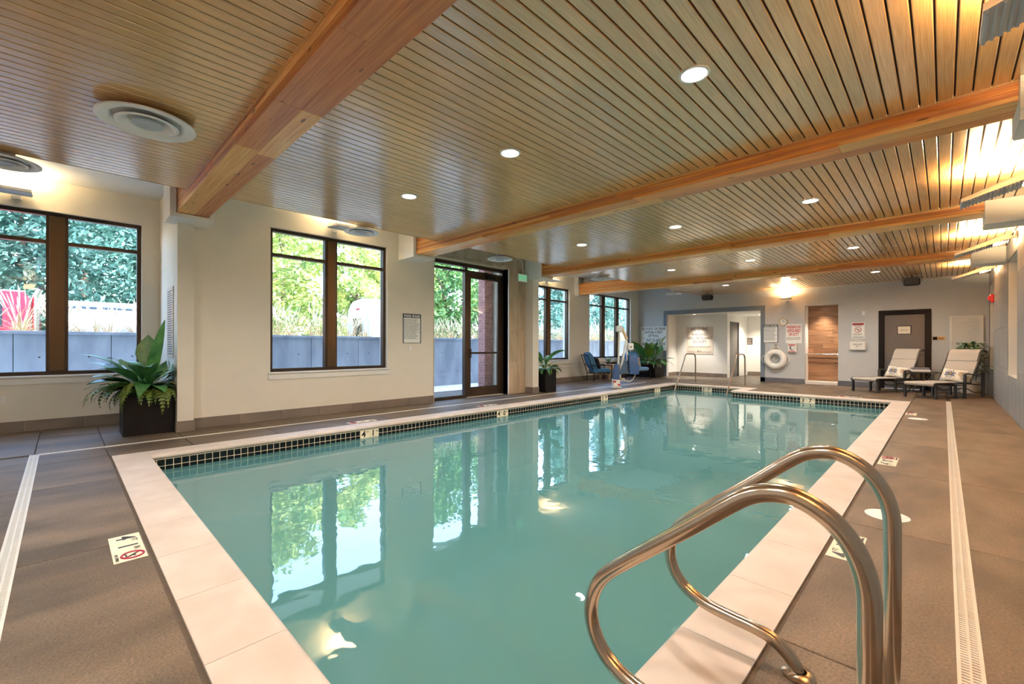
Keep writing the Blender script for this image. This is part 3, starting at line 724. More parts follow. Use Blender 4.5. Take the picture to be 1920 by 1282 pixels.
# white jamb at the stone side
j_ = MB(); j_.box(-7.95, -7.775, 7.80, 7.83, 0, 3.13); j_.box(-7.95, -7.80, 5.555, 5.572, 0, 3.13); struct('trim_4', j_, M_white)

# ------------------------------------------------------------------ ceilings and beams
g_ = MB(); g_.box(-9.48, XR + .3, YB - .25, YF + .3, ZG, ZG + .2); struct('ceiling', g_, M_gyp)
# unseen mass above the ceiling, added to block the sun and shade the patio
u_ = MB(); u_.box(-9.48, 9.0, -12.0, 24.0, ZG + .22, 8.0); struct('wall_shade_mass', u_, M_cream)
pc = MB(); pc.box(XW, XR, YB, YF, ZC + .016, ZC + .045); planks = struct('ceiling_planked', pc, M_backing)
bays = [(YB, BEAMS[0][0]), (BEAMS[0][1], BEAMS[1][0]), (BEAMS[1][1], BEAMS[2][0]), (BEAMS[2][1], BEAMS[3][0]), (BEAMS[3][1], YF)]
PIT = 0.0965; npl = int((XR - XW - .02) / PIT)
for bi, (y0, y1) in enumerate(bays):
    hw = .0430; L_ = (y1 - y0) / 2 - .012; poly = [(-hw, .016), (-hw, .004), (-hw + .005, 0), (hw - .005, 0), (hw, .004), (hw, .016)]
    m_ = MB(); m_.prism_y(poly, -L_, L_)
    if bi < 4:
        o_ = None
        for k in range(npl):
            lc = (XW + .055 + PIT * k, (y0 + y1) / 2, ZC)
            if o_ is None: o_ = m_.build('ceiling_plank', M_plank, planks, loc=lc)
            else: inst('ceiling_plank', o_.data, planks, lc)
    else:
        mm = MB()
        for k in range(npl):
            cx = XW + .055 + PIT * k; mm.prism_y([(cx + x, ZC + z) for x, z in poly], y0 + .012, y1 - .012)
        tag(mm.build('ceiling_planks_far', M_plank, planks), kind='stuff')
    # edge trims along beams
    for yy in (y0 + .006, y1 - .006):
        m_ = MB(); m_.box(XW, XR, yy - .006, yy + .006, ZC - .004, ZC + .02); m_.build('edge_trim', M_plank, planks)
m_ = MB(); m_.box(XW - .006, XW + .006, YB, YF, ZC - .003, ZC + .05); m_.build('edge_trim', M_plank, planks)
bl = ['fir glulam beam nearest the potted plant, ending over the first pier', 'fir glulam beam ending beside the glass door', 'fir glulam beam landing on the pier by the exit sign', 'fir glulam beam nearest the far wall, above the pool lift']
for i, (y0, y1) in enumerate(BEAMS):
    xl = -7.32 if i < 3 else -9.06
    root = thing('glulam_beam', bl[i], 'beam', (0, (y0 + y1) / 2, ZB), group='glulam ceiling beams')
    hy = (y1 - y0) / 2
    for k in range(10):
        z0 = k * .038
        # each lamination is two boards butted at a finger joint
        if k == 0:
            for (ya, yb) in ((-hy, -hy + .19), (-hy + .19, hy)):
                a = xl
                while a < .8:
                    b = min(a + random.uniform(.9, 2.4), .8)
                    if .8 - b < .3: b = .8
                    c = (a + b) / 2; MB().bbox(a - c + .0004, b - c - .0004, ya + .0003, yb - .0003, 0, .0378, .002).build('lamination', random.choice((M_glulam2, M_glulam2, M_glulam, M_glulam2, M_glulam3)), root, loc=(c, 0, 0)); a = b
            continue
        cut = random.uniform(-5.5, -1.0)
        for (a, b) in ((xl, cut), (cut, .80)):
            c = (a + b) / 2; e = .0015 * (k % 2)
            m_ = MB(); m_.bbox(a - c, b - c, -hy + e, hy - e, 0, .0378, .002 if k else .004); m_.build('lamination', random.choice((M_glulam, M_glulam, M_glulam2, M_glulam3)), root, loc=(c, 0, z0))
# beam pockets at the window side and boxed ends at the stone wall
for i, (y0, y1) in enumerate(BEAMS):
    xf = -7.26 if i < 3 else -9.0
    xb = (-7.78, X2, -7.85, X4)[i]
    m_ = MB(); m_.box(xb, xf, y0 - .075, y0 - .012, ZB - .055, ZG); m_.box(xb, xf, y1 + .012, y1 + .075, ZB - .055, ZG); m_.box(xb, xf, y0 - .012, y1 + .012, ZB - .055, ZB - .008)
    struct('trim_%d' % (5 + i), m_, M_white)
    m_ = MB(); m_.prism_x([(y0 - .09, ZC - .002), (y0 - .09, ZB - .09), (y0 - .05, ZB - .16), (y1 + .05, ZB - .16), (y1 + .09, ZB - .09), (y1 + .09, ZC - .002)], .38, XR - .016)
    struct('trim_%d' % (9 + i), m_, M_white)

# ------------------------------------------------------------------ lights
def area(name, loc, rot, size, sizey, power, color, parent=None, spread=None):
    d = bpy.data.lights.new(name, 'AREA'); d.shape = 'RECTANGLE'; d.size = size; d.size_y = sizey; d.energy = power; d.color = color
    if spread: d.spread = spread
    o = bpy.data.objects.new(name, d); COL.objects.link(o); o.location = loc; o.rotation_euler = rot
    if parent: o.parent = parent
    return o
def spot(name, loc, power, color, angle=120, blend=.8, parent=None, size=.06):
    d = bpy.data.lights.new(name, 'SPOT'); d.energy = power; d.color = color; d.spot_size = R(angle); d.spot_blend = blend; d.shadow_soft_size = size
    o = bpy.data.objects.new(name, d); COL.objects.link(o); o.location = loc
    if parent: o.parent = parent
    return o
def downlight(x, y, z, label, group, power=DOWN_W, r_=.085, color=(1.0, .92, .82), angle=168):
    root = thing('downlight', label, 'light', (x, y, z), group=group)
    MB().lathe([(r_ + .018, 0), (r_ + .016, -.006), (r_, -.007), (r_ - .004, .002)], n=28, cap=False).build('trim_ring', M_lamp_w, root, smooth=True)
    MB().lathe([(r_ - .002, -.004), (r_ * .6, -.003), (.0005, -.003)], n=28, cap=False).build('lens', M_lens, root)
    spot('downlight_lamp', (0, 0, -.03), power, color, angle, parent=root)
    return root
for y in (-.68, 3.09, 6.84, 10.66, 14.5):
    for x in (-1.25, -3.06, -4.87):
        downlight(x, y, ZC, 'round recessed downlight set in the planked ceiling over the pool', 'recessed ceiling downlights')
downlight(-7.05, 17.5, 2.47, 'small recessed light in the alcove above the no diving sign', None, 170, .05, (1, .93, .82), 75)
downlight(-5.2, 19.3, 2.47, 'small recessed light in the corridor ceiling beyond the alcove', None, 110, .05, (1, .9, .76), 130)
downlight(-2.79, 17.12, 2.56, 'small recessed light in the wood-lined niche', None, 60, .05, (1, .88, .74), 80)

def uplight(loc, rz, label, power, group='wall-mounted uplights', tilt=0.30, ln=0.62):
    # local: +X points from wall into the room
    root = thing('wall_uplight', label, 'light', loc, rz, group)
    w = .16
    MB().bbox(-.0, .035, -.05, .05, -.11, .09, .006).build('wall_bracket', M_lamp_w, root)
    MB().tube([(.03, 0, 0), (.10, 0, -.015)], .022, 10).build('pivot_arm', M_lamp_w, root, smooth=True)
    dz = -tilt * ln
    h0, h1 = .10, .035
    def P(s, y, up): return (.09 + s * ln, y, -.02 + s * dz + up * (h0 * (1 - s) + h1 * s) - .03)
    b = MB(); b.hexa([P(0, -w, 0), P(1, -w, 0), P(1, w, 0), P(0, w, 0), P(0, -w * .8, 1), P(1, -w, 1), P(1, w, 1), P(0, w * .8, 1)])
    b.build('housing', M_lamp_w, root)
    rb = MB(); n = 22
    for k in range(n):
        s = (k + .5) / n; a = P(s, 0, 0)
        rb.box(a[0] - .006, a[0] + .006, -w * .94, w * .94, a[2] - .014, a[2] + .004)
    tag(rb.build('cooling_fins', M_grid, root), kind='stuff')
    ls = MB(); ls.hexa([P(.12, -w * .7, 1.0), P(.9, -w * .7, 1.0), P(.9, w * .7, 1.0), P(.12, w * .7, 1.0), P(.12, -w * .7, 1.01), P(.9, -w * .7, 1.01), P(.9, w * .7, 1.01), P(.12, w * .7, 1.01)])
    ls.build('lens', M_lensw, root)
    c = P(.5, 0, 1.25)
    area('uplight_lamp', c, (math.pi, -math.atan(tilt), 0), ln * .7, w * 1.4, power, (1.0, .70, .36), root)
    return root
rl = ['over the loop handrails', 'between the door-side and exit-sign beams', 'above the middle slit window', 'next to the corner louvres']
for k, y in enumerate((3.10, 6.84, 10.66, 14.4)):
    uplight((XR - .014, y, 2.985), math.pi, 'white ribbed uplight on the stone-tiled wall %s' % rl[k], UPLIGHT_W)
uplight((XR - .014, -.68, 2.985), math.pi, 'white ribbed uplight on the stone-tiled wall near the short end without steps', UPLIGHT_W)
for (x, y, nm) in ((X1, -.45, 'above the window with the red truck outside'), (X2, 3.4, 'above the window beside the glass door'), (X4, 10.9, 'above the window behind the exit-sign pier')):
    uplight((x, y, 3.34), 0, 'white wall uplight %s' % nm, WINLIGHT_W, tilt=.1, ln=.42)
uplight((-3.72, YF, 2.83), -math.pi / 2, 'bright uplight on the far wall above the warning signs', 14, tilt=.05, ln=.3)

# ceiling diffusers
def diffuser(x, y, z, label, neck, r_=.30):
    root = thing('air_diffuser', label, 'vent', (x, y, z), group='round ceiling air diffusers')
    MB().lathe([(r_, .0), (r_ * 1.0, -.012), (r_ * .93, -.02), (r_ * .72, .004), (r_ * .66, .03), (r_ * .70, .03), (r_ * .95, .004), (r_, 0)], cap=False, n=40).build('outer_cone', M_lamp_w, root, smooth=50)
    MB().lathe([(r_ * .64, -.018), (r_ * .58, -.026), (r_ * .40, .006), (r_ * .36, .03), (r_ * .60, .0)], cap=False, n=36).build('middle_cone', M_lamp_w, root, smooth=50)
    MB().lathe([(r_ * .33, -.016), (r_ * .28, -.026), (r_ * .2, -.02), (.0005, -.014)], cap=False, n=28).build('centre_cone', M_grid, root, smooth=50)
    MB().lathe([(r_ * .7, .03), (r_ * .5, .045), (r_ * .3, .05), (r_ * .3, .05 + neck)], cap=True, n=28).build('neck', M_lamp_w, root, smooth=40)
diffuser(-4.72, .49, ZC - .06, 'big round white air diffuser on the planked ceiling', .002, .33)
for (y, l) in ((-.42, 'in the window bay with the pier'), (3.42, 'before the window beside the door'), (6.56, 'above the glass door'), (10.45, 'above the pool lift')):
    diffuser(-6.80, y, 3.075, 'round white air diffuser at the plank edge %s' % l, .40, .27)
diffuser(-6.85, 15.2, 3.075, 'round white air diffuser hanging near the far wall', .40, .27)

# speakers on the ceiling
for (x, y, l) in ((-6.1, 16.3, 'above the alcove'), (-.62, 16.1, 'above the black-framed door')):
    root = thing('speaker', 'small black loudspeaker hung from the ceiling %s' % l, 'speaker', (x, y, ZC), group=None)
    MB().bbox(-.17, .17, -.11, .11, -.25, -.06, .03).build('cabinet', M_black, root)
    MB().tube([(-.2, 0, -.15), (-.2, 0, -.03), (.2, 0, -.03), (.2, 0, -.15)], .009, 6).build('bracket', M_black, root)
    MB().tube([(0, 0, -.03), (0, 0, 0)], .02, 8).build('mount', M_black, root)
    m_ = MB(); m_.bbox(-.15, .15, -.118, -.108, -.235, -.075, .003); m_.build('grille', M_darkfr, root)

# ------------------------------------------------------------------ loop handrails at the near corner
def smooth_path(pts, n=6):
    P = [Vector(p) for p in pts]; out = []
    for i in range(len(P) - 1):
        p0 = P[max(i - 1, 0)]; p1 = P[i]; p2 = P[i + 1]; p3 = P[min(i + 2, len(P) - 1)]
        for k in range(n):
            t = k / n; t2 = t * t; t3 = t2 * t
            out.append(0.5 * ((2 * p1) + (-p0 + p2) * t + (2 * p0 - 5 * p1 + 4 * p2 - p3) * t2 + (-p0 + 3 * p1 - 3 * p2 + p3) * t3))
    out.append(P[-1]); return out
prof = [(-.12, -.01), (-.12, .2), (-.12, .4), (-.12, .56), (-.122, .66), (-.142, .735), (-.178, .79), (-.225, .825), (-.275, .842), (-.325, .838), (-.375, .818), (-.43, .776), (-.53, .69), (-.645, .595),
        (-.745, .512), (-.822, .44), (-.862, .375), (-.876, .31), (-.868, .25), (-.838, .195), (-.79, .155), (-.715, .128), (-.62, .117), (-.54, .112), (-.475, .1), (-.425, .07), (-.392, .03), (-.382, -.012)]
for y, l in ((1.29, 'stainless loop handrail at the pool corner, the one farther from the sun loungers'), (1.91, 'stainless loop handrail at the pool corner, the one closer to the sun loungers')):
    root = thing('loop_handrail', l, 'handrail', (-.25, y, 0), group='loop handrails')
    pts = smooth_path([(x + .25, 0, z) for x, z in prof])
    MB().tube(pts, .0242, 20).build('rail_tube', M_steel, root, smooth=60)
    for x in (-.12, -.382):
        MB().lathe([(.055, 0), (.055, .008), (.045, .016), (.026, .02)], (x + .25, 0, 0.0), 20, cap=False).build('escutcheon', M_steel, root, smooth=40)
# grab rails of the entry steps
fprof = [(14.88, -.01), (14.87, .4), (14.86, .8), (14.83, .9), (14.74, .955), (14.6, .965), (14.25, .965), (14.12, .95), (14.03, .88), (13.9, .68), (13.6, .28), (13.3, -.12), (13.15, -.33), (13.1, -.5), (13.1, -.62)]
for x, l in ((-5.95, 'slim steel step rail on the window side of the entry steps'), (-4.42, 'slim steel step rail on the niche side of the entry steps')):
    root = thing('step_rail', l, 'handrail', (x, 14.88, 0), group='entry step rails')
    MB().tube(smooth_path([(0, y - 14.88, z) for y, z in fprof], 4), .021, 12).build('rail_tube', M_steel, root, smooth=60)
    MB().lathe([(.05, 0), (.05, .008), (.024, .016)], (0, 0, 0), 16, cap=False).build('escutcheon', M_steel, root, smooth=40)

# ------------------------------------------------------------------ signs
def F(o, lines, m=None, bold=0.0):
    for (s, size, y, w) in lines: letters(o, s, size, 0, y, m=m, w=w, bold=bold)
# pool rules by the window
def pool_rules(origin, fr, label, w=.43, h=.6, m=M_signw):
    o = sign('pool_rules_sign', label, 'sign', origin, fr, w, h, m, border=(M_inkb, .008))
    b = MB(); b.box(-w / 2 + .008, w / 2 - .008, h / 2 - .085, h / 2 - .008, .008, .0092); b.build('title_band', mat('slate_sign_ink', srgb(60, 74, 88), .5, var=.02), o)
    letters(o, 'POOL RULES', .062, 0, h / 2 - .048, m=M_signw, w=w * .86, th=.0092, bold=.001)
    smallprint(o, -w / 2 + .03, w / 2 - .03, [h / 2 - .11 - .021 * k for k in range(int((h - .16) / .021))], hh=.008, m=M_inkblue)
    b = MB(); [b.box(s * (w / 2 - .016) - .006, s * (w / 2 - .016) + .006, -h / 2 + .008, h / 2 - .09, .008, .009) for s in (-1, 1)]; b.build('side_bands', M_inkblue, o)
    return o
pool_rules((X2, 5.02, 1.565), LEFTW, 'framed pool rules notice on the cream wall beside the glass door')
pool_rules((-4.22, YF - .013, 1.645), FAR, 'framed pool rules notice above the life ring', w=.46, h=.61)
o = sign('pier_notice', 'tall beige notice full of small print on the side of the first pier', 'sign', (-8.165, 1.118, 1.55), FAR, .50, 1.04, M_signb)
smallprint(o, -.22, .22, [.46 - .034 * k for k in range(28)], hh=.013)
o = sign('no_food_sign', 'large white no food or drink sign behind the corner plants', 'sign', (-8.46, YF - .013, 1.52), FAR, 1.10, .97, M_signw)
F(o, [('NO FOOD OR DRINK', .13, .39, 1.04), ('WITHIN 4 FEET', .13, .245, .80), ('OF POOL', .13, .105, .48), ('NO GLASS', .13, -.075, .6), ('ALLOWED INSIDE', .13, -.225, 1.0), ('POOL FENCE', .13, -.37, .72)])
b = MB(); b.box(-.54, .54, .012, .018, .008, .0092); b.build('divider_line', M_ink, o)
o = sign('no_diving_sign', 'beige square no diving and lifeguard warning sign inside the lit alcove', 'sign', (-7.00, 17.9, 1.44), FAR, 1.06, 1.10, M_signb)
F(o, [('NO DIVING', .13, .455, .66), ('WARNING:', .13, .235, .64), ('NO LIFEGUARD', .13, .09, .96), ('ON DUTY', .13, -.055, .56), ('911', .12, -.45, .17)], bold=.001)
smallprint(o, -.46, .46, [-.24, -.285], hh=.014, ragged=.08); smallprint(o, -.47, -.14, [-.43, -.47], hh=.011, ragged=.1); smallprint(o, .12, .47, [-.45, -.49], hh=.011, ragged=.1)
o = sign('lifeguard_sign', 'white sign with red warning no lifeguard on duty letters above the emergency phone', 'sign', (-3.54, YF, 1.635), FAR, .46, .63, M_signw)
F(o, [('WARNING NO', .12, .215, .41), ('LIFEGUARD', .12, .095, .38), ('ON DUTY', .12, -.025, .29)], m=M_inkr, bold=.004)
smallprint(o, -.2, .2, [-.13, -.165, -.2], hh=.012, ragged=.1)
o = sign('no_swimming_sign', 'small white warning sign with red banner and crossed circle above the first aid case', 'sign', (-1.86, YF, 1.70), FAR, .31, .48, M_signw, border=(M_signw, .012))
b = MB(); b.box(-.14, .14, .165, .222, .008, .0095); b.build('red_banner', M_inkr, o); letters(o, 'WARNING', .045, 0, .192, m=M_inkb, th=.0095, w=.2); letters(o, 'NO DIVING', .035, 0, .135, w=.19)
b = MB(); b.tube([(.075 * math.cos(a), .02 + .075 * math.sin(a), .0095) for a in [2 * math.pi * k / 28 for k in range(28)]], .007, 6, closed=True); b.tube([(-.053, .073, .0095), (.053, -.033, .0095)], .006, 6); b.build('prohibition_ring', M_inkr, o)
b = MB(); b.tube([(-.03, .045, .009), (0, .02, .009), (.03, -.02, .009)], .009, 6); b.tube([(0, .02, .009), (.03, .04, .009)], .006, 6); b.build('diver_figure', M_inkb, o)
smallprint(o, -.12, .12, [-.09, -.115, -.14], hh=.009); b = MB(); b.box(-.135, .135, -.222, -.18, .008, .009); b.build('footer_band', M_grid, o)
o = sign('door_plaque_sign', 'narrow tan room plaque with a dark square on the wall between dark door and shutter', 'sign', (-.10, YF, 1.445), FAR, .25, .10, M_orange)
b = MB(); b.box(-.12, -.03, -.045, .045, .008, .0095); b.build('pictogram_square', M_blackpaint, o); smallprint(o, -.015, .11, [.018, -.005, -.028], hh=.01)
o = sign('corridor_sign', 'small dark room sign on the corridor wall beyond the alcove', 'sign', (-5.85, 20.3, 1.42), FAR, .22, .28, mat('dark_taupe_sign', srgb(92, 82, 76), .5, var=.02))
smallprint(o, -.08, .08, [.08, .05, .02, -.03, -.06, -.09], hh=.014, m=M_signb)
# switches, outlets
def plate(origin, fr, label, w=.075, h=.115, kind='rocker'):
    o = sign('switch_plate' if kind == 'rocker' else 'outlet', label, 'switch' if kind == 'rocker' else 'outlet', origin, fr, w, h, M_lamp_w, .006)
    if kind == 'rocker': MB().bbox(-.017, .017, -.034, .034, .006, .010, .002).build('rocker', M_signw, o)
    else:
        for s in (-1, 1):
            q = MB().bbox(-.017, .017, s * .024 - .014, s * .024 + .014, .006, .009, .001).build('socket', M_lamp_w, o)
            e = MB(); e.box(-.008, -.005, s * .024 - .005, s * .024 + .006, .009, .0095); e.box(.005, .008, s * .024 - .005, s * .024 + .006, .009, .0095); e.build('slots', M_ink, o)
plate((X1, -.6, .46), LEFTW, 'white wall outlet below the truck-side window', .115, .115, 'outlet')
plate((X2, 4.98, 1.16), LEFTW, 'white wall switch below the pool rules notice', .085, .115)
plate((-6.28, 17.9, 1.2), FAR, 'white square switch beside the no diving sign', .15, .15)
plate((-1.73, YF, 2.22), FAR, 'small white device plate high beside the dark door', .085, .13)
# exit sign with conduit
ex = thing('exit_sign', 'green lit exit sign on the stone-tiled pier beside the door', 'sign', (-7.72, 8.22, 2.945))
MB().bbox(-.045, .045, -.17, .17, -.10, .10, .008).build('sign_box', M_alu, ex)
MB().bbox(.043, .05, -.155, .155, -.085, .085, .002).build('sign_face', mat('pale_green_face', srgb(214, 238, 216), .5, var=.02, emit=srgb(180, 240, 200), estr=.08), ex)
t_ = link('lettering', text_mesh('EXIT', .15, M_greenex, bold=.004), ex); put(t_, (.051, 0, 0), (0, 1, 0), (0, 0, 1))
MB().tube(smooth_path([(0, .05, .10), (0, .05, .3), (.0, .03, .4), (.02, -.1, .46), (.3, -.9, .48), (.62, -1.45, .42)], 5), .012, 8).build('conduit', M_lamp_w, ex, smooth=True)
# wall clock, phone, first aid, alarm
ck = thing('wall_clock', 'small round clock with brass rim between pool rules and lifeguard signs', 'clock', (-3.84, YF, 2.03))
for nm, pr2, m_ in (('rim', [(.125, 0), (.125, .03), (.112, .036), (.104, .03)], mat('brass', srgb(206, 178, 116), .3, metal=.8, var=.03)), ('face', [(.106, .012), (.106, .024), (.0005, .024)], M_signw)):
    MB().lathe(pr2, n=32, cap=False).build(nm, m_, ck, smooth=30, rot=(math.pi / 2, 0, 0))
h_ = MB(); h_.box(-.004, .004, -.028, -.026, -.01, .06); h_.box(-.01, .07, -.028, -.026, -.004, .004); h_.build('hands', M_inkb, ck)
ph = thing('emergency_phone', 'white emergency telephone box below the lifeguard sign', 'phone', (-3.575, YF, 1.16))
MB().bbox(-.125, .125, -.09, 0, -.15, .15, .012).build('box', M_lamp_w, ph)
b = MB(); b.box(-.10, .10, -.092, -.0895, .085, .12); b.box(-.10, .10, -.092, -.0895, -.13, -.105); b.build('red_captions', M_inkr, ph)
MB().tube(smooth_path([(-.02, -.094, .055), (-.045, -.094, .02), (-.03, -.094, -.03), (.02, -.094, -.06)], 4), .012, 8).build('handset_symbol', M_inkb, ph)
b = MB(); b.tube([(.075 * math.cos(a), -.0925, .075 * math.sin(a)) for a in [2 * math.pi * k / 24 for k in range(24)]], .003, 5, closed=True); b.build('symbol_ring', M_ink, ph)
fa = thing('first_aid_case', 'white first aid kit case with carry handle on the far wall', 'case', (-1.865, YF, 1.235))
MB().bbox(-.19, .19, -.10, 0, -.13, .13, .015).build('case_body', M_lamp_w, fa)
MB().tube(smooth_path([(-.07, -.05, .125), (-.06, -.05, .165), (.06, -.05, .165), (.07, -.05, .125)], 4), .010, 8).build('handle', M_lamp_w, fa, smooth=True)
for s, zz in (('FIRST AID', .045), ('KIT', -.01)):
    t_ = link('lettering', text_mesh(s, .05, M_ink, bold=.001), fa); put(t_, (0, -.101, zz), (1, 0, 0), (0, 0, 1))
b = MB(); b.box(-.012, .012, -.1025, -.1005, -.085, -.065); b.build('latch', M_grid, fa)
al = thing('fire_alarm', 'red fire alarm horn on the stone-tiled wall near the slit window', 'alarm', (XR - .014, 15.25, 2.35))
MB().bbox(-.055, 0, -.075, .075, -.10, .10, .012).build('housing', M_redplast, al); MB().bbox(-.10, -.05, -.05, .05, -.05, .06, .015).build('horn', M_redplast, al); MB().bbox(-.075, -.053, -.055, .055, .062, .09, .005).build('strobe_lens', M_lamp_w, al)

# life ring
lr = thing('life_ring', 'white ring buoy with rope hung on the far wall', 'life ring', (-4.06, YF, .78))
MB().tube([(.245 * math.cos(a), -.07, .245 * math.sin(a)) for a in [2 * math.pi * k / 48 for k in range(48)]], .095, 16, closed=True).build('ring', M_ringw, lr, smooth=True)
rp = []
for k in range(64):
    a = 2 * math.pi * k / 64; rr = .35 + .055 * math.cos(4 * a) ; rp.append((rr * math.cos(a), -.07, rr * math.sin(a)))
MB().tube(rp, .010, 8, closed=True).build('grab_rope', M_rope, lr, smooth=True)
for k in range(4):
    a = math.pi / 4 + k * math.pi / 2
    MB().tube([((.245 + .1 * math.cos(q)) * math.cos(a), -.07 - .1 * math.sin(q), (.245 + .1 * math.cos(q)) * math.sin(a)) for q in [2 * math.pi * j / 20 for j in range(20)]], .006, 6, closed=True).build('rope_band', M_rope, lr)
hk = MB(); hk.tube(smooth_path([(-.16, -.08, .30), (-.08, -.09, .40), (0, -.06, .46), (.09, -.09, .40), (.2, -.08, .28)], 5), .011, 8); hk.tube(smooth_path([(-.1, -.10, .33), (-.02, -.10, .42), (.05, -.1, .45), (.1, -.1, .36)], 5), .010, 8); hk.build('hanging_rope', M_rope, lr, smooth=True)
hk = MB(); hk.bbox(-.04, .04, -.03, 0, .40, .50, .006); hk.tube([(0, -.02, .46), (0, -.11, .45), (0, -.12, .48)], .008, 6); hk.build('wall_hook', M_chrome, lr)
for k in range(3):
    MB().tube([(.07 * math.cos(q) + .02, -.045 - .014 * k, .02 + .06 * math.sin(q)) for q in [2 * math.pi * j / 18 for j in range(18)]], .008, 6, closed=True).build('rope_coil', M_rope if k else M_pillow_blue, lr)

# ------------------------------------------------------------------ plants
def leaf_mesh(mb, base, az, ln, wd, el0, droop, n=9, fold=.18, twist=0.0, tip=1.0, stem=0.0):
    # curved blade: elevation starts at el0 and falls by droop along the length
    P = Vector(base); ca, sa = math.cos(az), math.sin(az); rows = []; el = el0
    pts = []; step = (ln + stem) / n
    for i in range(n + 1):
        pts.append((P.copy(), el)); P = P + Vector((ca * math.cos(el), sa * math.cos(el), math.sin(el))) * step; el -= droop / n
    vs_ = []; side = Vector((-sa, ca, 0))
    for i, (p, e) in enumerate(pts):
        t = i / n; ts = stem / (ln + stem)
        if t < ts: w = .008
        else:
            q = (t - ts) / (1 - ts + 1e-9); w = wd * (math.sin(math.pi * min(1, q ** .75 * .97 + .03)) ** .8) * .5 + .004
        up = Vector((-ca * math.sin(e), -sa * math.sin(e), math.cos(e))); sd = side * math.cos(twist * t) + up * math.sin(twist * t)
        vs_ += [tuple(p + sd * w + up * w * fold), tuple(p), tuple(p - sd * w + up * w * fold)]
    fs = []
    for i in range(n):
        a = i * 3; fs += [(a, a + 1, a + 4, a + 3), (a + 1, a + 2, a + 5, a + 4)]
    return mb.add(vs_, fs)
def frond(mb, base, az, ln, el0, droop, wd=.07, n=13):
    P = Vector(base); ca, sa = math.cos(az), math.sin(az); el = el0; side = Vector((-sa, ca, 0)); step = ln / n; prev = None; line = []
    for i in range(n + 1):
        d = Vector((ca * math.cos(el), sa * math.cos(el), math.sin(el))); line.append(tuple(P))
        if i > 0:
            w = wd * (1 - (i / n) ** 1.5) + .008
            for s in (-1, 1):
                a = P; b = P + side * s * w + d * step * .35 - Vector((0, 0, .12 * w)); mb.add([tuple(a - d * step * .33), tuple(P + side * s * w * .6 - d * step * .28), tuple(b), tuple(P + side * s * w * .6 + d * step * .42), tuple(a + d * step * .33)], [(0, 1, 2, 3, 4)])
        P = P + d * step; el -= droop / n
    mb.tube(line, .003, 4)
    return mb
def clampv(q, lim):
    if lim: q.v = [(min(max(x, lim[0]), lim[1]), min(max(y, lim[2]), lim[3]), z) for x, y, z in q.v]
    return q
def planter(label, loc, sx, sy, hh, spec, seed, rz=0, cat='planter', lim=None):
    rn = random.Random(seed); root = thing('potted_plant', label, 'plant', loc, rz)
    b = MB(); t = .02
    b.box(-sx / 2, sx / 2, -sy / 2, -sy / 2 + t, 0, hh); b.box(-sx / 2, sx / 2, sy / 2 - t, sy / 2, 0, hh); b.box(-sx / 2, -sx / 2 + t, -sy / 2 + t, sy / 2 - t, 0, hh); b.box(sx / 2 - t, sx / 2, -sy / 2 + t, sy / 2 - t, 0, hh); b.box(-sx / 2 + t, sx / 2 - t, -sy / 2 + t, sy / 2 - t, 0, .03)
    b.build('planter_box', M_black, root)
    MB().box(-sx / 2 + t, sx / 2 - t, -sy / 2 + t, sy / 2 - t, hh - .12, hh - .04).build('soil', M_soil, root)
    for (kind, n, ln, wd, el, droop, m_, spread) in spec:
        for k in range(n):
            az = 2 * math.pi * (k + rn.uniform(-.3, .3)) / n + seed
            r_ = rn.uniform(0, spread); bs = (r_ * math.cos(az) * sx, r_ * math.sin(az) * sy, hh - .03)
            L2 = ln * rn.uniform(.7, 1.15); e = el * rn.uniform(.75, 1.15); dp = droop * rn.uniform(.7, 1.3)
            q = MB()
            if kind == 'leaf': leaf_mesh(q, bs, az, L2 * .7, wd * rn.uniform(.8, 1.15), e, dp, twist=rn.uniform(-.9, .9), stem=L2 * .3); clampv(q, lim).build('leaf', m_, root, smooth=True, fix=False)
            elif kind == 'blade': leaf_mesh(q, bs, az, L2, wd, e, dp, twist=rn.uniform(-.5, .5)); clampv(q, lim).build('leaf', m_, root, smooth=True, fix=False)
            elif kind == 'frond': frond(q, bs, az, L2, e, dp, wd); clampv(q, lim).build('frond', m_, root, fix=False)
    return root
pp = planter('black cube planter with tall glossy leaves and ferns against the first pier', (-7.985, .83, 0), .53, .54, .58,
        [('leaf', 16, .84, .22, 1.1, 1.2, M_plant, .14), ('leaf', 16, .70, .19, .75, 1.4, M_plant, .18), ('frond', 76, .56, .085, .9, 2.2, M_fern, .45), ('leaf', 40, .30, .10, .95, 2.2, M_plant, .42), ('leaf', 16, .26, .10, .7, 2.2, M_plant2, .45)], 3, lim=(-1.15, .9, -1.2, .26))
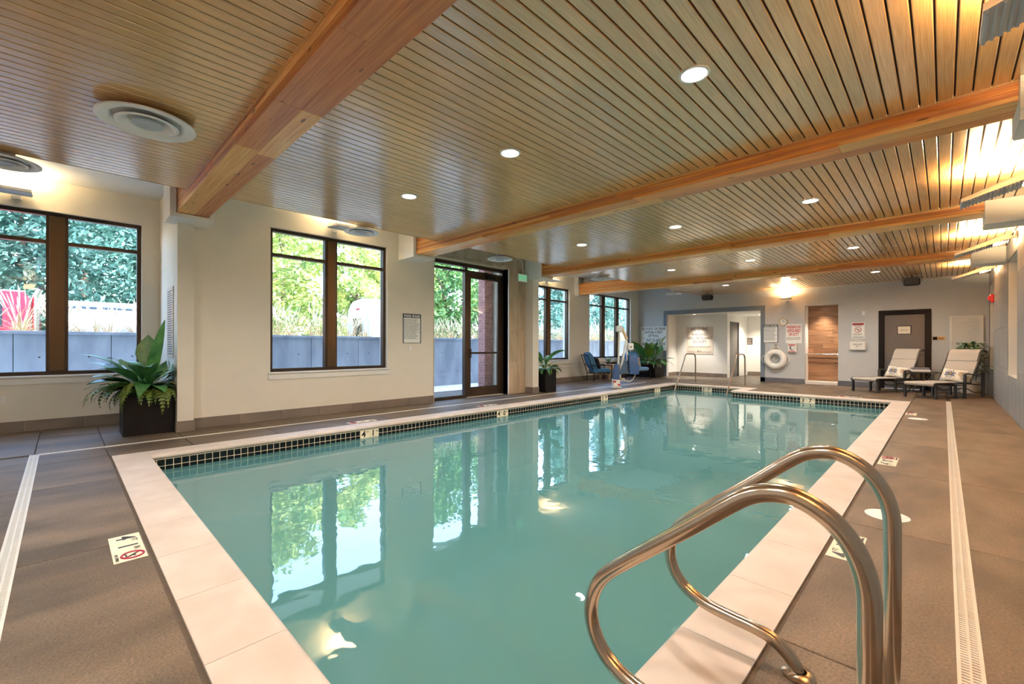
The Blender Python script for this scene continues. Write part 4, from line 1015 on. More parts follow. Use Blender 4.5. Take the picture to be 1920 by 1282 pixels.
# signature leaves: the upright paddle and the long blade
for (az, ln, wd, el, dr_, st) in ((2.9, .42, .27, 1.42, -.05, .42), (.32, 1.0, .15, 1.2, .10, .12), (-2.6, .85, .14, .75, .75, .1)):
    q = MB(); leaf_mesh(q, (0, 0, .53), az, ln, wd, el, dr_, stem=st); clampv(q, (-1.15, .9, -1.2, .26)).build('leaf', M_plant, pp, smooth=True, fix=False)
planter('tall black planter with broad leaves tucked behind the second pier', (-7.62, 9.02, 0), .44, .44, .60,
        [('leaf', 7, .75, .16, 1.2, 1.3, M_plant, .1), ('leaf', 5, .55, .14, .8, 1.4, M_plant2, .1), ('leaf', 26, .34, .09, .7, 2.0, M_plant, .4), ('frond', 10, .34, .05, .7, 2.2, M_fern, .4)], 11, lim=(-1, 1, -.31, 1))
planter('wide black planter with mixed foliage under the no food sign', (-8.28, 16.22, 0), .80, .72, .50,
        [('leaf', 10, 1.25, .30, 1.3, .9, M_plant, .2), ('leaf', 7, 1.15, .30, 1.3, .7, M_plant2, .3), ('leaf', 26, .70, .18, .95, 1.7, M_plant, .38), ('blade', 70, .66, .09, 1.05, 1.9, M_var, .50)], 17, lim=(-.83, 1, -1.2, .64))
# small leafy tree in a pale pot behind the lounger
rt = thing('potted_tree', 'leafy bush in a round pale pot behind the sun lounger by the shutter', 'plant', (.48, 16.50, 0))
MB().lathe([(.14, 0), (.17, .02), (.19, .26), (.19, .30), (.165, .30), (.16, .25), (.0005, .25)], n=28).build('pot', M_signb, rt, smooth=40)
MB().tube([(0, 0, .24), (.01, -.01, .5), (-.01, .01, .8)], .016, 8, radii=[.02, .016, .008]).build('stem', M_bark, rt)
rn = random.Random(9)
for k in range(190):
    z = rn.uniform(.55, 1.30); az = rn.uniform(0, 6.28); r_ = rn.uniform(.05, .28) * (1 if z < 1.2 else .8); q = MB(); leaf_mesh(q, (r_ * math.cos(az), r_ * math.sin(az) * .8, z), az, rn.uniform(.13, .22), .075, rn.uniform(-.1, .9), 1.2, n=5)
    clampv(q, (-.4, .34, -.5, .36)).build('leaf', M_plant if k % 3 else M_fern, rt, smooth=True, fix=False)

# ------------------------------------------------------------------ sun loungers (local: foot at y=0, head towards +y)
def sling_strip(path, w, th, m, root, name):
    rings = []
    P = [Vector((0, y, z)) for y, z in path]
    for i, p in enumerate(P):
        a = P[max(i - 1, 0)]; b = P[min(i + 1, len(P) - 1)]; t = (b - a).normalized(); nrm = Vector((0, -t.z, t.y))
        rings.append([(-w / 2, p.y, p.z), (w / 2, p.y, p.z), (w / 2, p.y - nrm.y * th, p.z - nrm.z * th), (-w / 2, p.y - nrm.y * th, p.z - nrm.z * th)])
    return MB().loft(rings).build(name, m, root, smooth=50)
def lounger(label, loc, rz):
    root = thing('sun_lounger', label, 'lounger', loc, rz, 'sun loungers')
    w = .60
    seat = smooth_path([(0, 0.02, .30), (0, .0, .345), (0, .05, .375), (0, .3, .375), (0, .58, .375), (0, .66, .365), (0, .74, .375), (0, 1.0, .375), (0, 1.24, .36)], 4)
    sling_strip([(p.y, p.z) for p in seat], w, .014, M_slingA, root, 'seat_sling')
    back = smooth_path([(0, 1.20, .37), (0, 1.34, .60), (0, 1.48, .86), (0, 1.54, .98), (0, 1.58, 1.07), (0, 1.64, 1.125), (0, 1.72, 1.13), (0, 1.79, 1.09)], 4)
    bk = sling_strip([(p.y, p.z) for p in back], w, .014, M_slingA, root, 'back_sling')
    hp = smooth_path([(0, 1.475, .865), (0, 1.525, .98), (0, 1.57, 1.08), (0, 1.635, 1.137), (0, 1.70, 1.145)], 4)
    sling_strip([(p.y, p.z + .012) for p in hp], w * .98, .035, M_slingA, root, 'head_cushion')
    for s in (-1, 1):
        x = s * (w / 2 + .016)
        MB().tube([(x, p.y, p.z - .01) for p in seat], .016, 8).build('side_rail', M_darkfr, root, smooth=True)
        MB().tube([(x, p.y, p.z - .01) for p in back], .016, 8).build('back_rail', M_darkfr, root, smooth=True)
        for (y, z) in ((.06, .35), (.70, .34), (1.02, .56)):
            MB().bbox(x - .022, x + .022, y - .03, y + .03, 0, z, .006).build('leg', M_darkfr, root)
        MB().bbox(x - .024, x + .024, 1.62, 1.68, 0, .60, .006).build('leg', M_darkfr, root)
        MB().tube(smooth_path([(x, 1.00, .565), (x, 1.15, .575), (x, 1.40, .54), (x, 1.65, .60)], 4), .016, 8).build('armrest', M_darkfr, root, smooth=True)
        MB().tube(smooth_path([(x, .70, .20), (x, .85, .24), (x, 1.1, .22), (x, 1.35, .13), (x, 1.65, .14)], 4), .012, 8).build('side_brace', M_darkfr, root, smooth=True)
        MB().tube([(x, 1.50, .86), (x, 1.40, .40), (x, 1.62, .34)], .011, 8).build('back_prop', M_darkfr, root)
        MB().tube([(x * .9, .70, .33), (x * .9, .70, .30)], .035, 14).build('pivot', M_black, root)
    for y, z in ((.06, .30), (.70, .30), (1.02, .30), (1.65, .30)):
        MB().tube([(-w / 2 - .01, y, z), (w / 2 + .01, y, z)], .012, 8).build('cross_bar', M_darkfr, root)
    return root
def pillow_mesh(w, h, t, n=14):
    mb = MB(); 
    for sgn in (1, -1):
        vs_ = []; fs = []
        for i in range(n + 1):
            for j in range(n + 1):
                u, v = i / n * 2 - 1, j / n * 2 - 1
                puff = max(0, (1 - u ** 4)) ** .5 * max(0, (1 - v ** 4)) ** .5
                pin = 1 - .07 * (1 - abs(u)) * abs(v) ** 3; pin2 = 1 - .07 * (1 - abs(v)) * abs(u) ** 3
                vs_.append((u * w / 2 * pin2, v * h / 2 * pin, sgn * t / 2 * puff))
        for i in range(n):
            for j in range(n):
                a = i * (n + 1) + j; q = (a, a + n + 1, a + n + 2, a + 1); fs.append(q if sgn > 0 else q[::-1])
        mb.add(vs_, fs)
    return mb
def blob(mb, cx, cy, rx, ry, n, rn, z, th=.002, wob=.18):
    pts = []
    for k in range(n):
        a = 2 * math.pi * k / n; w = 1 + wob * math.sin(8 * a + cx * 31) ; pts.append((cx + rx * w * math.cos(a), cy + ry * w * math.sin(a)))
    mb.add([(p[0], p[1], z(p[0], p[1]) + th) for p in pts] + [(cx, cy, z(cx, cy) + th)], [(k, (k + 1) % n, n) for k in range(n)])
def floral_pillow(label, mw):
    root = thing('floral_pillow', label, 'pillow', group='patterned lounger pillows'); root.matrix_basis = mw
    W_, H_, T_ = .50, .30, .13
    pillow_mesh(W_, H_, T_).build('cover', M_pillow, root, smooth=True)
    def zf(x, y):
        u, v = 2 * x / W_, 2 * y / H_; return T_ / 2 * max(0, 1 - u ** 4) ** .5 * max(0, 1 - v ** 4) ** .5
    rn = random.Random(2)
    m1 = MB(); blob(m1, -.04, .0, .105, .095, 48, rn, zf, wob=.16); m1.build('flower_print', M_pillow_blue, root, fix=False)
    m1 = MB(); blob(m1, -.035, .012, .046, .042, 24, rn, zf, .003, .05); m1.build('flower_heart_print', M_pillow_brown, root, fix=False)
    m1 = MB(); blob(m1, -.033, .014, .022, .02, 16, rn, zf, .004, .05); blob(m1, .17, .03, .05, .06, 32, rn, zf, .002, .1)
    for k in range(26):
        x, y = rn.uniform(-.22, .22), rn.uniform(-.12, .12); blob(m1, x, y, rn.uniform(.006, .013), rn.uniform(.006, .013), 8, rn, zf, .0025)
    m1.build('scroll_print', M_pillow_tan, root, fix=False)
    m1 = MB()
    for k in range(22):
        x, y = rn.uniform(-.23, .23), rn.uniform(-.125, .125); blob(m1, x, y, rn.uniform(.004, .008), rn.uniform(.004, .009), 7, rn, zf, .003)
    m1.build('dot_print', M_pillow_brown, root, fix=False)
HD = R(60) - math.pi / 2
LG = [((-1.53, 14.97, 0), 'grey sling sun lounger in front of the black-framed door', 'floral pillow on the lounger in front of the black-framed door'), ((-.43, 14.17, 0), 'grey sling sun lounger in front of the white shutter', 'floral pillow on the lounger in front of the white shutter')]
for loc, l1, l2 in LG:
    lounger(l1, loc, HD)
    mw = Matrix.Translation(loc) @ Matrix.Rotation(HD, 4, 'Z') @ Matrix.Translation((0.02, 1.165, .525)) @ Matrix.Rotation(R(66), 4, 'X') @ Matrix.Rotation(R(-6), 4, 'Z')
    floral_pillow(l2, mw)
# side table with towels
st = thing('side_table', 'dark metal side table between the two sun loungers', 'table', (-.42, 15.95, 0), R(10))
MB().bbox(-.27, .27, -.25, .25, .525, .555, .006).build('table_top', M_darkfr, st)
for s in (-1, 1):
    MB().tube(smooth_path([(s * .22, -.2, .525), (s * .10, -.18, .30), (s * .24, -.22, 0.01)], 5), .014, 8).build('leg', M_darkfr, st, smooth=True)
    MB().tube(smooth_path([(s * .22, .2, .525), (s * .10, .18, .30), (s * .24, .22, 0.01)], 5), .014, 8).build('leg', M_darkfr, st, smooth=True)
MB().tube([(-.12, 0, .3), (.12, 0, .3)], .010, 8).build('stretcher', M_darkfr, st)
def towel(label, loc, m_, w=.36, d=.26):
    rt = thing('folded_towel', label, 'towel', loc, R(10), 'folded towels')
    for k in range(2):
        z = k * .027; ring = []
        poly = [(-d / 2, z + .002), (d / 2 - .012, z), (d / 2, z + .013), (d / 2 - .012, z + .026), (-d / 2, z + .025)]
        MB().prism_x(poly, -w / 2, w / 2).build('towel_fold', m_, rt, smooth=40)
towel('white folded towel under the grey one on the side table', (-.44, 15.93, .555), M_towel_w)
towel('grey folded towel lying on the white one on the side table', (-.45, 15.94, .6105), M_towel_g, .34, .25)

# ------------------------------------------------------------------ blue lounge chairs, table and pool lift by the far windows
def cushion(mb, x0, x1, y0, y1, z0, z1, c=.035): return mb.bbox(x0, x1, y0, y1, z0, z1, c)
def blue_chair(label, loc, rz, mseat, mback):
    # local: faces +y
    root = thing('lounge_chair', label, 'chair', loc, rz, 'blue lounge chairs')
    q = MB(); cushion(q, -.29, .29, -.27, .33, .30, .44); q.build('seat_cushion', mseat, root, smooth=30)
    q = MB(); rings = []
    for k, (y, z, t, w) in enumerate([(-.20, .42, .05, .27), (-.25, .50, .075, .29), (-.31, .64, .075, .29), (-.37, .80, .075, .28), (-.41, .92, .065, .25), (-.43, .98, .03, .18)]):
        rings.append([(-w, y - t, z), (-w * .5, y - t * 1.1, z), (w * .5, y - t * 1.1, z), (w, y - t, z), (w, y + t, z + .02), (w * .5, y + t * 1.15, z + .02), (-w * .5, y + t * 1.15, z + .02), (-w, y + t, z + .02)])
    q.loft(rings).build('back_cushion', mback, root, smooth=50)
    for s in (-1, 1):
        x = s * .33
        MB().tube([(x, .34, 0), (x, .34, .56)], .014, 8).build('leg', M_black, root)
        MB().tube([(x, -.30, 0), (x, -.30, .30), (x, -.52, .90)], .014, 8).build('leg', M_black, root)
        MB().tube([(x, .35, .56), (x, -.38, .56)], .016, 8).build('armrest', M_black, root)
        MB().tube([(x, .34, .28), (x, -.30, .28)], .012, 8).build('seat_rail', M_black, root)
    q = MB(); [q.tube([(-.33, y, z), (.33, y, z)], .012, 8) for y, z in ((.34, .28), (-.30, .28), (-.52, .90))]; q.build('cross_rails', M_black, root)
    return root
blue_chair('steel-blue cushioned lounge chair with a dark checked pillow', (-8.52, 12.98, 0), R(-35), M_blue, M_blue)
blue_chair('pale blue cushioned lounge chair beside the wide planter', (-8.18, 15.05, 0), R(-118), M_blue3, M_blue)
cp = thing('check_pillow', 'dark pillow with white checked pattern on the steel-blue chair', 'pillow'); cp.matrix_basis = Matrix.Translation((-8.52, 12.98, 0)) @ Matrix.Rotation(R(-35), 4, 'Z') @ Matrix.Translation((.04, -.10, .64)) @ Matrix.Rotation(R(-68), 4, 'X') @ Matrix.Rotation(R(12), 4, 'Z')
pillow_mesh(.42, .42, .13).build('cover', M_pat, cp, smooth=True)
q = MB()
for i in range(6):
    for j in range(6):
        if (i + j) % 2 == 0:
            x, y = -.15 + .06 * i, -.15 + .06 * j; zz = .065 * max(0, 1 - (x / .21) ** 4) ** .5 * max(0, 1 - (y / .21) ** 4) ** .5 + .003
            q.tube([(x - .02, y, zz), (x, y + .02, zz), (x + .02, y, zz), (x, y - .02, zz)], .0045, 5, closed=True)
tag(q.build('check_print', M_pillow, cp), kind='stuff')
c2 = thing('cream_pillow', 'small cream pillow on the pale blue lounge chair', 'pillow'); c2.matrix_basis = Matrix.Translation((-8.18, 15.05, 0)) @ Matrix.Rotation(R(-118), 4, 'Z') @ Matrix.Translation((0, -.10, .61)) @ Matrix.Rotation(R(-68), 4, 'X')
pillow_mesh(.36, .36, .12).build('cover', M_pillow_tan, c2, smooth=True)
ct = thing('console_table', 'light wood side table between the blue lounge chairs', 'table', (-8.72, 14.05, 0))
MB().bbox(-.22, .22, -.42, .42, .52, .56, .005).build('table_top', M_tablewood, ct)
for sx in (-1, 1):
    for sy in (-1, 1): MB().box(sx * .19 - .022, sx * .19 + .022, sy * .38 - .022, sy * .38 + .022, 0, .52).build('leg', M_tablewood, ct)
for zz in (.18, .38): MB().box(-.19, .19, -.38, .38, zz, zz + .025).build('shelf', M_tablewood, ct)
bp_ = thing('spiky_plant', 'small spiky plant in a low dark bowl on the light wood table', 'plant', (-8.70, 13.88, .56))
MB().lathe([(.05, 0), (.10, .03), (.12, .07), (.105, .07), (.09, .04), (.0005, .035)], n=20).build('bowl', M_pillow_brown, bp_, smooth=40)
for k in range(16):
    q = MB(); leaf_mesh(q, (0, 0, .05), k * 2.4, .26 + .05 * (k % 3), .02, .55 + .05 * (k % 8), .4, n=5); q.build('leaf', M_plant, bp_, smooth=True, fix=False)
tr_ = thing('serving_tray', 'low black tray on the light wood table', 'tray', (-8.70, 14.25, .56))
q = MB(); q.box(-.13, .13, -.16, .16, 0, .012); [q.box(a, b, c, d, .012, .05) for a, b, c, d in ((-.13, -.12, -.16, .16), (.12, .13, -.16, .16), (-.12, .12, -.16, -.15), (-.12, .12, .15, .16))]; q.build('tray_body', M_black, tr_)

# pool lift: local x = along the deck to the right, z up (sizes from the photograph)
lf_ = thing('pool_lift', 'white pool access lift with blue seat and covers at the pool edge', 'pool lift', (-6.86, 11.36, 0), R(44.4))
k_ = .00183
def U(u, v, y=0): return ((u - 560) * k_, y, (1165 - v) * k_)
MB().bbox(-.14, .14, -.16, .16, 0, .02, .004).build('base_plate', M_lamp_w, lf_)
MB().bbox(-.11, .10, -.09, .09, .02, .27, .02).build('base_block', M_lamp_w, lf_)
MB().box(-.105, -.02, -.092, -.088, .15, .20).build('warning_label', M_inkr, lf_); MB().box(.03, .095, -.092, -.088, .06, .11).build('warning_label', M_inkr, lf_)
q = MB(); q.loft([[(-.105, -.1, .24), (.085, -.1, .24), (.085, .1, .24), (-.105, .1, .24)], [(-.07, -.08, .50), (.08, -.08, .50), (.08, .08, .50), (-.07, .08, .50)], [(-.02, -.05, .69), (.06, -.05, .69), (.06, .05, .69), (-.02, .05, .69)]]); q.build('mast_cover', M_blue2, lf_, smooth=30)
MB().tube([U(580, 1000), U(600, 700), U(612, 260)], .030, 10).build('mast', M_lamp_w, lf_, smooth=True)
q = MB(); q.bbox(-.012, .19, -.05, .05, 1.62, 1.81, .03); q.build('head_block', M_lamp_w, lf_, smooth=30)
MB().tube([U(640, 200), U(690, 300), U(728, 390)], .045, 10).build('swing_arm', mat('tan_arm_pad', srgb(222, 190, 146), .6, var=.05), lf_, smooth=True)
MB().tube([U(722, 390), U(670, 700), U(612, 1010)], .032, 10).build('actuator', M_lamp_w, lf_, smooth=True)
MB().tube([U(730, 420, .03), U(745, 700, .05), U(755, 950, .06)], .030, 10).build('seat_post', M_lamp_w, lf_, smooth=True)
q = MB(); q.bbox(.34, .50, -.06, .06, 1.09, 1.30, .02); q.build('control_box', M_lamp_w, lf_)
q = MB(); q.lathe([(.022, 0), (.022, .012), (.0005, .014)], (0, 0, 0), 14); q.build('control_button', M_inkb, lf_, loc=(.42, -.061, 1.19), rot=(math.pi / 2, 0, 0))
q = MB(); rings = []
for z, w0, w1, t in ((.40, .36, .62, .18), (.60, .34, .62, .19), (.82, .34, .60, .18), (.94, .37, .58, .14)):
    rings.append([(w0, -t, z), ((w0 + w1) / 2, -t * 1.1, z), (w1, -t, z), (w1, t, z), (w0, t, z)])
q.loft(rings).build('seat_cover', M_blue2, lf_, smooth=40)
MB().tube([(.36, 0, .92), (.45, 0, .97), (.56, 0, .93)], .05, 10).build('headrest', M_blue, lf_, smooth=True)
q = MB(); q.loft([[(.09, -.09, .40), (.30, -.09, .42), (.30, .09, .42), (.09, .09, .40)], [(.15, -.07, .62), (.30, -.07, .66), (.30, .07, .66), (.15, .07, .62)], [(.23, -.05, .78), (.33, -.05, .78), (.33, .05, .78), (.23, .05, .78)]]); q.build('arm_cover', mat('slate_vinyl', srgb(70, 92, 118), .55, var=.08), lf_, smooth=30)
MB().tube(smooth_path([(.10, -.02, .33), (.2, -.04, .22), (.4, -.05, .19), (.52, -.04, .30), (.58, 0, .45)], 5), .012, 8).build('cable', M_rope, lf_, smooth=True)
MB().tube(smooth_path([(.05, -.08, .30), (.12, -.1, .20), (.2, -.1, .28), (.24, -.08, .22)], 5), .009, 8).build('cable', M_rope, lf_, smooth=True)

# ------------------------------------------------------------------ outside: patio, retaining wall, grasses, vehicles, trees
XP = -11.15
pt = MB(); pt.box(XP, -9.48, -14, 26, -.2, -.03); pt.box(-9.48, -8.1, 1.5, 8.4, -.2, -.03); struct('floor_patio', pt, M_conc2)
gr = MB(); gr.box(-80, XP - .3, -60, 90, -.3, -.02); struct('floor_street', gr, M_asph)
bedm = MB(); bedm.box(XP - 2.4, XP - .28, -14, 26, -.02, 1.34); struct('floor_planting_bed', bedm, M_ground)
rw = thing('retaining_wall', 'board-formed concrete retaining wall across the patio', 'wall', (XP - .14, 6, 0))
yy = -14.0
while yy < 26:
    e = yy + 1.22
    MB().bbox(-.14, .14, yy - 6 + .004, e - 6 - .004, -.1, 1.40, .006).build('concrete_panel', M_conc, rw)
    q = MB()
    for a in (.3, .9):
        for b in (.35, .95): q.lathe([(.016, 0), (.016, .004), (.0005, .004)], (0, 0, 0), 10)
    yy = e
MB().bbox(-.17, .165, -20, 20, 1.395, 1.455, .006).build('wall_cap', M_conc, rw)
q = MB(); yy = -14
while yy < 26:
    for a in (.3, .92):
        for b in (.4, 1.0): q.box(.139, .1415, yy + a - 6 - .014, yy + a - 6 + .014, b - .014, b + .014)
    yy += 1.22
tag(q.build('tie_holes', M_sub, rw), kind='stuff')
# brick pier outside the door
bk = thing('brick_pier', 'red brick pier outside the glass door', 'pier', (-9.14, 8.255, 0)); bk.scale = (.68, .68, 1)
MB().box(-.19, .19, -.19, .19, -.03, 3.6).build('mortar_core', M_mortar, bk)
bme = None; z = 0.0; row = 0
while z < 3.45:
    o_ = .105 if row % 2 else 0
    cells = [(-.19 + .2 * i - .19 * 0 + (0 if not row % 2 else -.1)) for i in range(3)]
    for face in range(4):
        x = -.197
        segs = [(-.2, -.005), (.005, .2)] if row % 2 == 0 else [(-.2, -.105), (-.095, .095), (.105, .2)]
        for (a, b) in segs:
            m_ = MB(); m_.bbox(a, b, -.203, -.185, 0, .062, .002); ob = m_.build('brick', M_brick, bk, loc=(0, 0, z), rot=(0, 0, face * math.pi / 2))
    z += .072; row += 1
# ornamental grass clumps
def grass_mesh(seed):
    rn = random.Random(seed); mb = MB(); pl_ = MB()
    for k in range(22):
        az = rn.uniform(0, 6.28); ln = rn.uniform(.35, .75); leaf_mesh(mb, (rn.uniform(-.07, .07), rn.uniform(-.07, .07), 0), az, ln, .012, rn.uniform(1.0, 1.5), rn.uniform(.3, 1.5), n=5)
    for k in range(13):
        az = rn.uniform(0, 6.28); el = rn.uniform(1.2, 1.54); ln = rn.uniform(.75, 1.15); x0, y0 = rn.uniform(-.08, .08), rn.uniform(-.08, .08)
        d = Vector((math.cos(az) * math.cos(el), math.sin(az) * math.cos(el), math.sin(el))); P = [Vector((x0, y0, 0)) + d * ln * t + Vector((math.cos(az), math.sin(az), 0)) * .14 * t * t for t in (0, .35, .65, .72, .82, .92, 1.0)]
        pl_.tube([tuple(p) for p in P], .004, 5, radii=[.002, .002, .002, .008, .011, .008, .0015])
    return mb, pl_
protos = []
for s in range(4):
    mb, p2 = grass_mesh(40 + s)
    rt = thing('grass_clump', 'dry feather grass clump with pale plumes behind the concrete wall', 'grass', (XP - .55, 0, 1.34), group='feather grass behind the concrete wall')
    mb.build('blades', M_grass, rt, fix=False); p2.build('plumes', M_plume, rt, fix=False); protos.append(rt)
rn = random.Random(4); cnt = 0; yy = -4.6
while yy < 25.5:
    for dx in (0, .55):
        src = protos[cnt % 4]; o_ = src if cnt < 4 else copy_tree(src)
        o_.location = (XP - .95 - dx + rn.uniform(-.1, .1), yy + rn.uniform(-.14, .14) + dx * .5, 1.335); o_.rotation_euler = (0, 0, rn.uniform(0, 6.28)); s = rn.uniform(.75, 1.1); o_.scale = (s, s, s * rn.uniform(.7, 1.0)); cnt += 1
    yy += .52

def wheel(mb_t, x, y, z, r_=.5, w=.28):
    prof = [(r_ * .55, -w / 2), (r_ * .95, -w / 2), (r_, -w / 2 + .04), (r_, w / 2 - .04), (r_ * .95, w / 2), (r_ * .55, w / 2)]
    n = 20; rings = [[(x + zz, y + q * math.cos(2 * math.pi * j / n), z + q * math.sin(2 * math.pi * j / n)) for j in range(n)] for q, zz in prof]
    mb_t.loft(rings)
# truck tractor (faces -Y) and tank trailer
tk = thing('semi_truck', 'red truck tractor with upright chrome exhaust stack on the street', 'truck', (-20.0, -2.0, 0))
q = MB(); q.prism_x([(1.25, .9), (1.25, 2.72), (1.15, 2.82), (-.45, 2.82), (-.62, 2.1), (-2.3, 1.95), (-2.5, 1.5), (-2.5, .7), (1.25, .7)], -2.45, -.05); q.build('cab', M_truckred, tk)
q = MB(); q.box(-.05, -.03, -.3, .75, 1.75, 2.55); q.box(-2.47, -2.45, -.3, .75, 1.75, 2.55); q.build('side_window', M_darkglass, tk)
q = MB(); [q.box(-.05, -.015, a, b, c, d) for a, b, c, d in ((-.36, -.3, 1.69, 2.61), (.75, .81, 1.69, 2.61), (-.3, .75, 2.55, 2.61), (-.3, .75, 1.69, 1.75))]; q.build('window_surround', M_truckred, tk)
for x in (-.25, -2.25): MB().tube([(x, 1.42, .9), (x, 1.42, 2.75), (x, 1.50, 2.95)], .085, 12).build('exhaust_stack', M_chrome, tk, smooth=True)
MB().tube([(-.25, 1.50, 2.93), (-.25, 1.54, 3.02)], .07, 12).build('stack_tip', M_black, tk)
MB().tube([(-.1, -.6, 2.84), (-.1, 1.2, 2.84)], .03, 8).build('roof_rail', M_chrome, tk)
q = MB(); q.box(-2.2, -.3, 1.25, 3.4, .75, 1.0); q.build('chassis', M_black, tk)
for y in (-1.5, 2.0, 3.0):
    for x in (-.3, -2.2): q = MB(); wheel(q, x, y, .5); q.build('wheel', M_tyre, tk, smooth=40)
MB().bbox(.02, .12, -.75, -.6, 1.7, 2.2, .02).build('mirror', M_chrome, tk)
tn = thing('tank_trailer', 'long silver tank trailer behind the red truck', 'trailer', (-20.0, 2.6, 0))
q = MB(); n = 32; rings = []
for yv, s in ((-2.9, .05), (-2.88, .7), (-2.75, .94), (-2.55, 1.0), (2.5, 1.0), (2.7, .94), (2.82, .7), (2.84, .05)):
    rings.append([(-1.25 + 1.15 * s * math.cos(2 * math.pi * j / n), yv, 1.75 + .92 * s * math.sin(2 * math.pi * j / n)) for j in range(n)])
q.loft(rings).build('tank', M_tank, tn, smooth=40)
q = MB(); q.box(-.55, -.40, -2.6, 2.6, 2.50, 2.66); q.box(-2.1, -1.95, -2.6, 2.6, 2.50, 2.66); q.build('top_rail', M_grid, tn)
q = MB(); q.box(-1.9, -.6, -2.6, 2.6, .75, .95); q.build('chassis', M_black, tn)
for y in (1.2, 2.2):
    for x in (-.3, -2.2): q = MB(); wheel(q, x, y, .5); q.build('wheel', M_tyre, tn, smooth=40)
for yv in (-1.4, 0.0, 1.4):
    MB().tube([(-1.25 + 1.165 * math.cos(2 * math.pi * j / 32), yv, 1.75 + .935 * math.sin(2 * math.pi * j / 32)) for j in range(32)], .02, 6, closed=True).build('band', M_grid, tn)
# motorhome: tail faces -Y
rv = thing('motorhome', 'white rounded motorhome parked on the street, tail towards the tank trailer', 'motorhome', (-20.0, 10.5, 0))
sec = lambda s, dz=0: [(-2.48 + (1 - s) * .3, .55), (-2.48 + (1 - s) * .25, 2.3 * s + .3), (-2.36 + (1 - s) * .4, 3.15 * s + .1), (-2.1 + (1 - s) * .5, 3.45 * s + .1), (-1.24, 3.55 * s + .08), (-.38 - (1 - s) * .5, 3.45 * s + .1), (-.12 - (1 - s) * .4, 3.15 * s + .1), (-(1 - s) * .25, 2.3 * s + .3), (-(1 - s) * .3, .55)]
rings = [[(x, yv, z) for x, z in sec(s)] for yv, s in ((0, .93), (.15, .985), (.5, 1.0), (5.6, 1.0), (6.3, .97), (6.9, .86), (7.3, .66), (7.9, .42), (8.1, .34))]
MB().loft(rings).build('body', M_rv, rv, smooth=50)
MB().bbox(-1.75, -.75, -.02, .02, 1.35, 2.6, .01).build('rear_window', M_darkglass, rv)
q = MB(); q.bbox(-1.42, -1.08, -.04, .02, 3.02, 3.09, .01); q.build('brake_light', M_inkr, rv)
for x in (-2.0, -1.7, -1.4, -1.1, -.8, -.5): MB().bbox(x - .03, x + .03, .0, .06, 3.26, 3.30, .008).build('marker_light', M_darkfr, rv)
q = MB(); q.box(-.01, .012, 1.2, 2.4, 1.7, 2.5); q.box(-.01, .012, 3.6, 4.6, 1.7, 2.5); q.build('side_window', M_darkglass, rv)
q = MB(); q.hexa([(-.35, 6.75, 1.9), (-2.1, 6.75, 1.9), (-2.1, 7.45, 1.9), (-.35, 7.45, 1.9), (-.45, 6.5, 2.75), (-2.0, 6.5, 2.75), (-2.0, 6.95, 2.75), (-.45, 6.95, 2.75)]); q.build('windscreen', M_darkglass, rv)
for y in (1.4, 6.6):
    for x in (-.2, -2.28): q = MB(); wheel(q, x, y, .42, .42, .24); q.build('wheel', M_tyre, rv, smooth=40)

# trees: trunk, limbs and thousands of leaf cards, each tree its own thing
def cards(mb, c, n, rn, rad, size, squash=1.0):
    for k in range(n):
        a = rn.uniform(0, 6.283); u = rn.uniform(-1, 1); r_ = rad * rn.random() ** .4
        p = Vector((c[0] + r_ * math.cos(a) * math.sqrt(1 - u * u), c[1] + r_ * math.sin(a) * math.sqrt(1 - u * u), c[2] + r_ * u * squash))
        d1 = Vector((rn.gauss(0, 1), rn.gauss(0, 1), rn.gauss(0, .7))).normalized(); d2 = d1.orthogonal().normalized(); s = size * rn.uniform(.6, 1.3)
        mb.add([tuple(p - d1 * s), tuple(p + d2 * s * .45), tuple(p + d1 * s), tuple(p - d2 * s * .45)], [(0, 1, 2, 3)])
def broadleaf(label, x, y, H, m_, seed, rad=1.6, z0=.0, base=.2, name='broadleaf_tree', group='broadleaf trees along the street', n=115, clusters=46, size=.11):
    rn = random.Random(seed); rt = thing(name, label, 'tree', (x, y, z0), group=group)
    tb = MB(); tb.tube([(0, 0, 0), (.06, .03, H * .3), (-.04, .05, H * .6), (0, 0, H * .9)], .1, 8, radii=[.16, .12, .08, .03])
    fb = MB()
    for k in range(clusters):
        t = base + (1 - base) * rn.random() ** .9; z = H * t; rr = rad * (math.sin(math.pi * min(1, .12 + .88 * (t - base) / (1 - base))) ** .6 + .12); a = rn.uniform(0, 6.283); r_ = rr * rn.random() ** .5
        c = (r_ * math.cos(a), r_ * math.sin(a), z); cards(fb, c, n, rn, .55, size)
        if k % 3 == 0: tb.tube([(0, 0, z * .8), (c[0] * .5, c[1] * .5, z * .92), c], .03, 5, radii=[.04, .025, .01])
    tb.build('trunk', M_bark, rt, fix=False); fb.build('foliage', m_, rt, fix=False)
    return rt
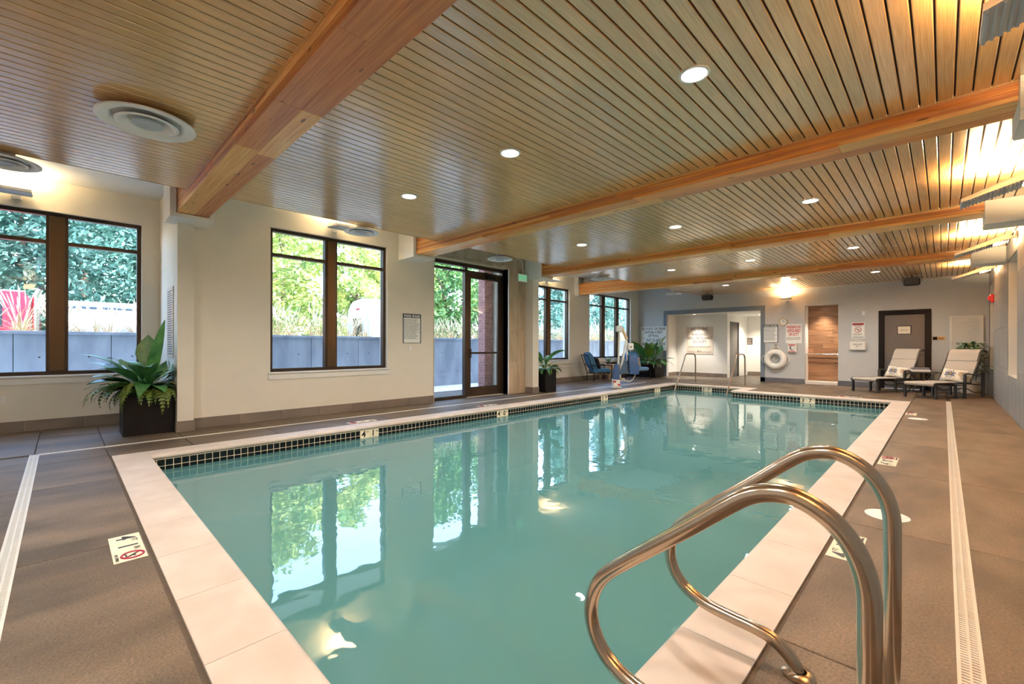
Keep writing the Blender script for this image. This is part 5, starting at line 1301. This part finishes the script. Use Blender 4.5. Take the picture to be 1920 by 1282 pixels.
def conifer(label, x, y, H, seed, rad=2.4, z0=0):
    rn = random.Random(seed); rt = thing('conifer', label, 'tree', (x, y, z0), group='conifers beyond the street')
    MB().tube([(0, 0, 0), (0, 0, H * .95)], .2, 8, radii=[.2, .03]).build('trunk', M_bark, rt, fix=False)
    fb = MB(); lev = int(H / .42)
    for i in range(lev):
        t = i / lev; z = .3 + (H - .4) * t; rr = rad * (1 - t) ** .75 + .25; nb = 9
        for b in range(nb):
            a = 2 * math.pi * (b + rn.random()) / nb
            for q in range(5):
                r_ = rr * (.12 + .21 * q) * rn.uniform(.85, 1.15); cards(fb, (r_ * math.cos(a), r_ * math.sin(a), z - .22 * r_ + .1 * rn.random()), 11, rn, .36, .13, .7)
    fb.build('foliage', M_conifer, rt, fix=False)
    return rt
cl = 'dense blue-green conifer beyond the red truck and tank trailer'
for k, (x, y, H) in enumerate([(-24.6, -7.2, 9.5), (-25.2, -3.2, 10.5), (-24.6, .6, 10.0), (-25.4, 4.2, 9.6), (-27.5, -1.2, 11.5), (-27.8, 2.6, 11.0), (-28.0, -5.4, 11.0)]): conifer(cl, x, y, H, 60 + k, 2.9)
bl_ = 'yellow-green broadleaf tree between the tank trailer and the motorhome'
for k, (x, y, H, m_) in enumerate([(-16.6, 4.3, 6.8, M_birch), (-18.2, 5.9, 7.4, M_birch)]): broadleaf(bl_, x, y, H, m_, 80 + k, 1.45, base=.06)
fl = 'leafy green street tree behind the motorhome'
for k, (x, y, H, m_) in enumerate([(-25.0, 8.6, 8.5, M_birch), (-25.5, 12.5, 9.0, M_birch), (-25.5, 16.0, 8.0, M_birch), (-26.5, 20.0, 9.0, M_midgreen), (-25.5, 24.5, 9.0, M_midgreen)]): broadleaf(fl, x, y, H, m_, 90 + k, 2.7, base=.04, n=120, clusters=70, size=.17, name='street_tree', group='trees behind the motorhome')
nl = 'slim green broadleaf tree seen through the glass door'
for k, (x, y, H) in enumerate([(-14.2, 10.6, 5.4), (-15.0, 14.2, 6.0)]): broadleaf(nl, x, y, H, M_midgreen, 120 + k, 1.1, base=.18, name='slim_tree', group='slim trees beyond the glass door')
cm = 'tall blue-green conifer far beyond the windows with the pool lift'
for k, (x, y, H) in enumerate([(-21.5, 27.5, 9.5), (-24.5, 31.5, 10.5), (-23, 36, 10.5), (-25.5, 41, 11), (-24, 47, 11), (-28, 54, 12)]): tag(conifer(cm, x, y, H, 140 + k, 3.1), group='conifers at the far end of the street')
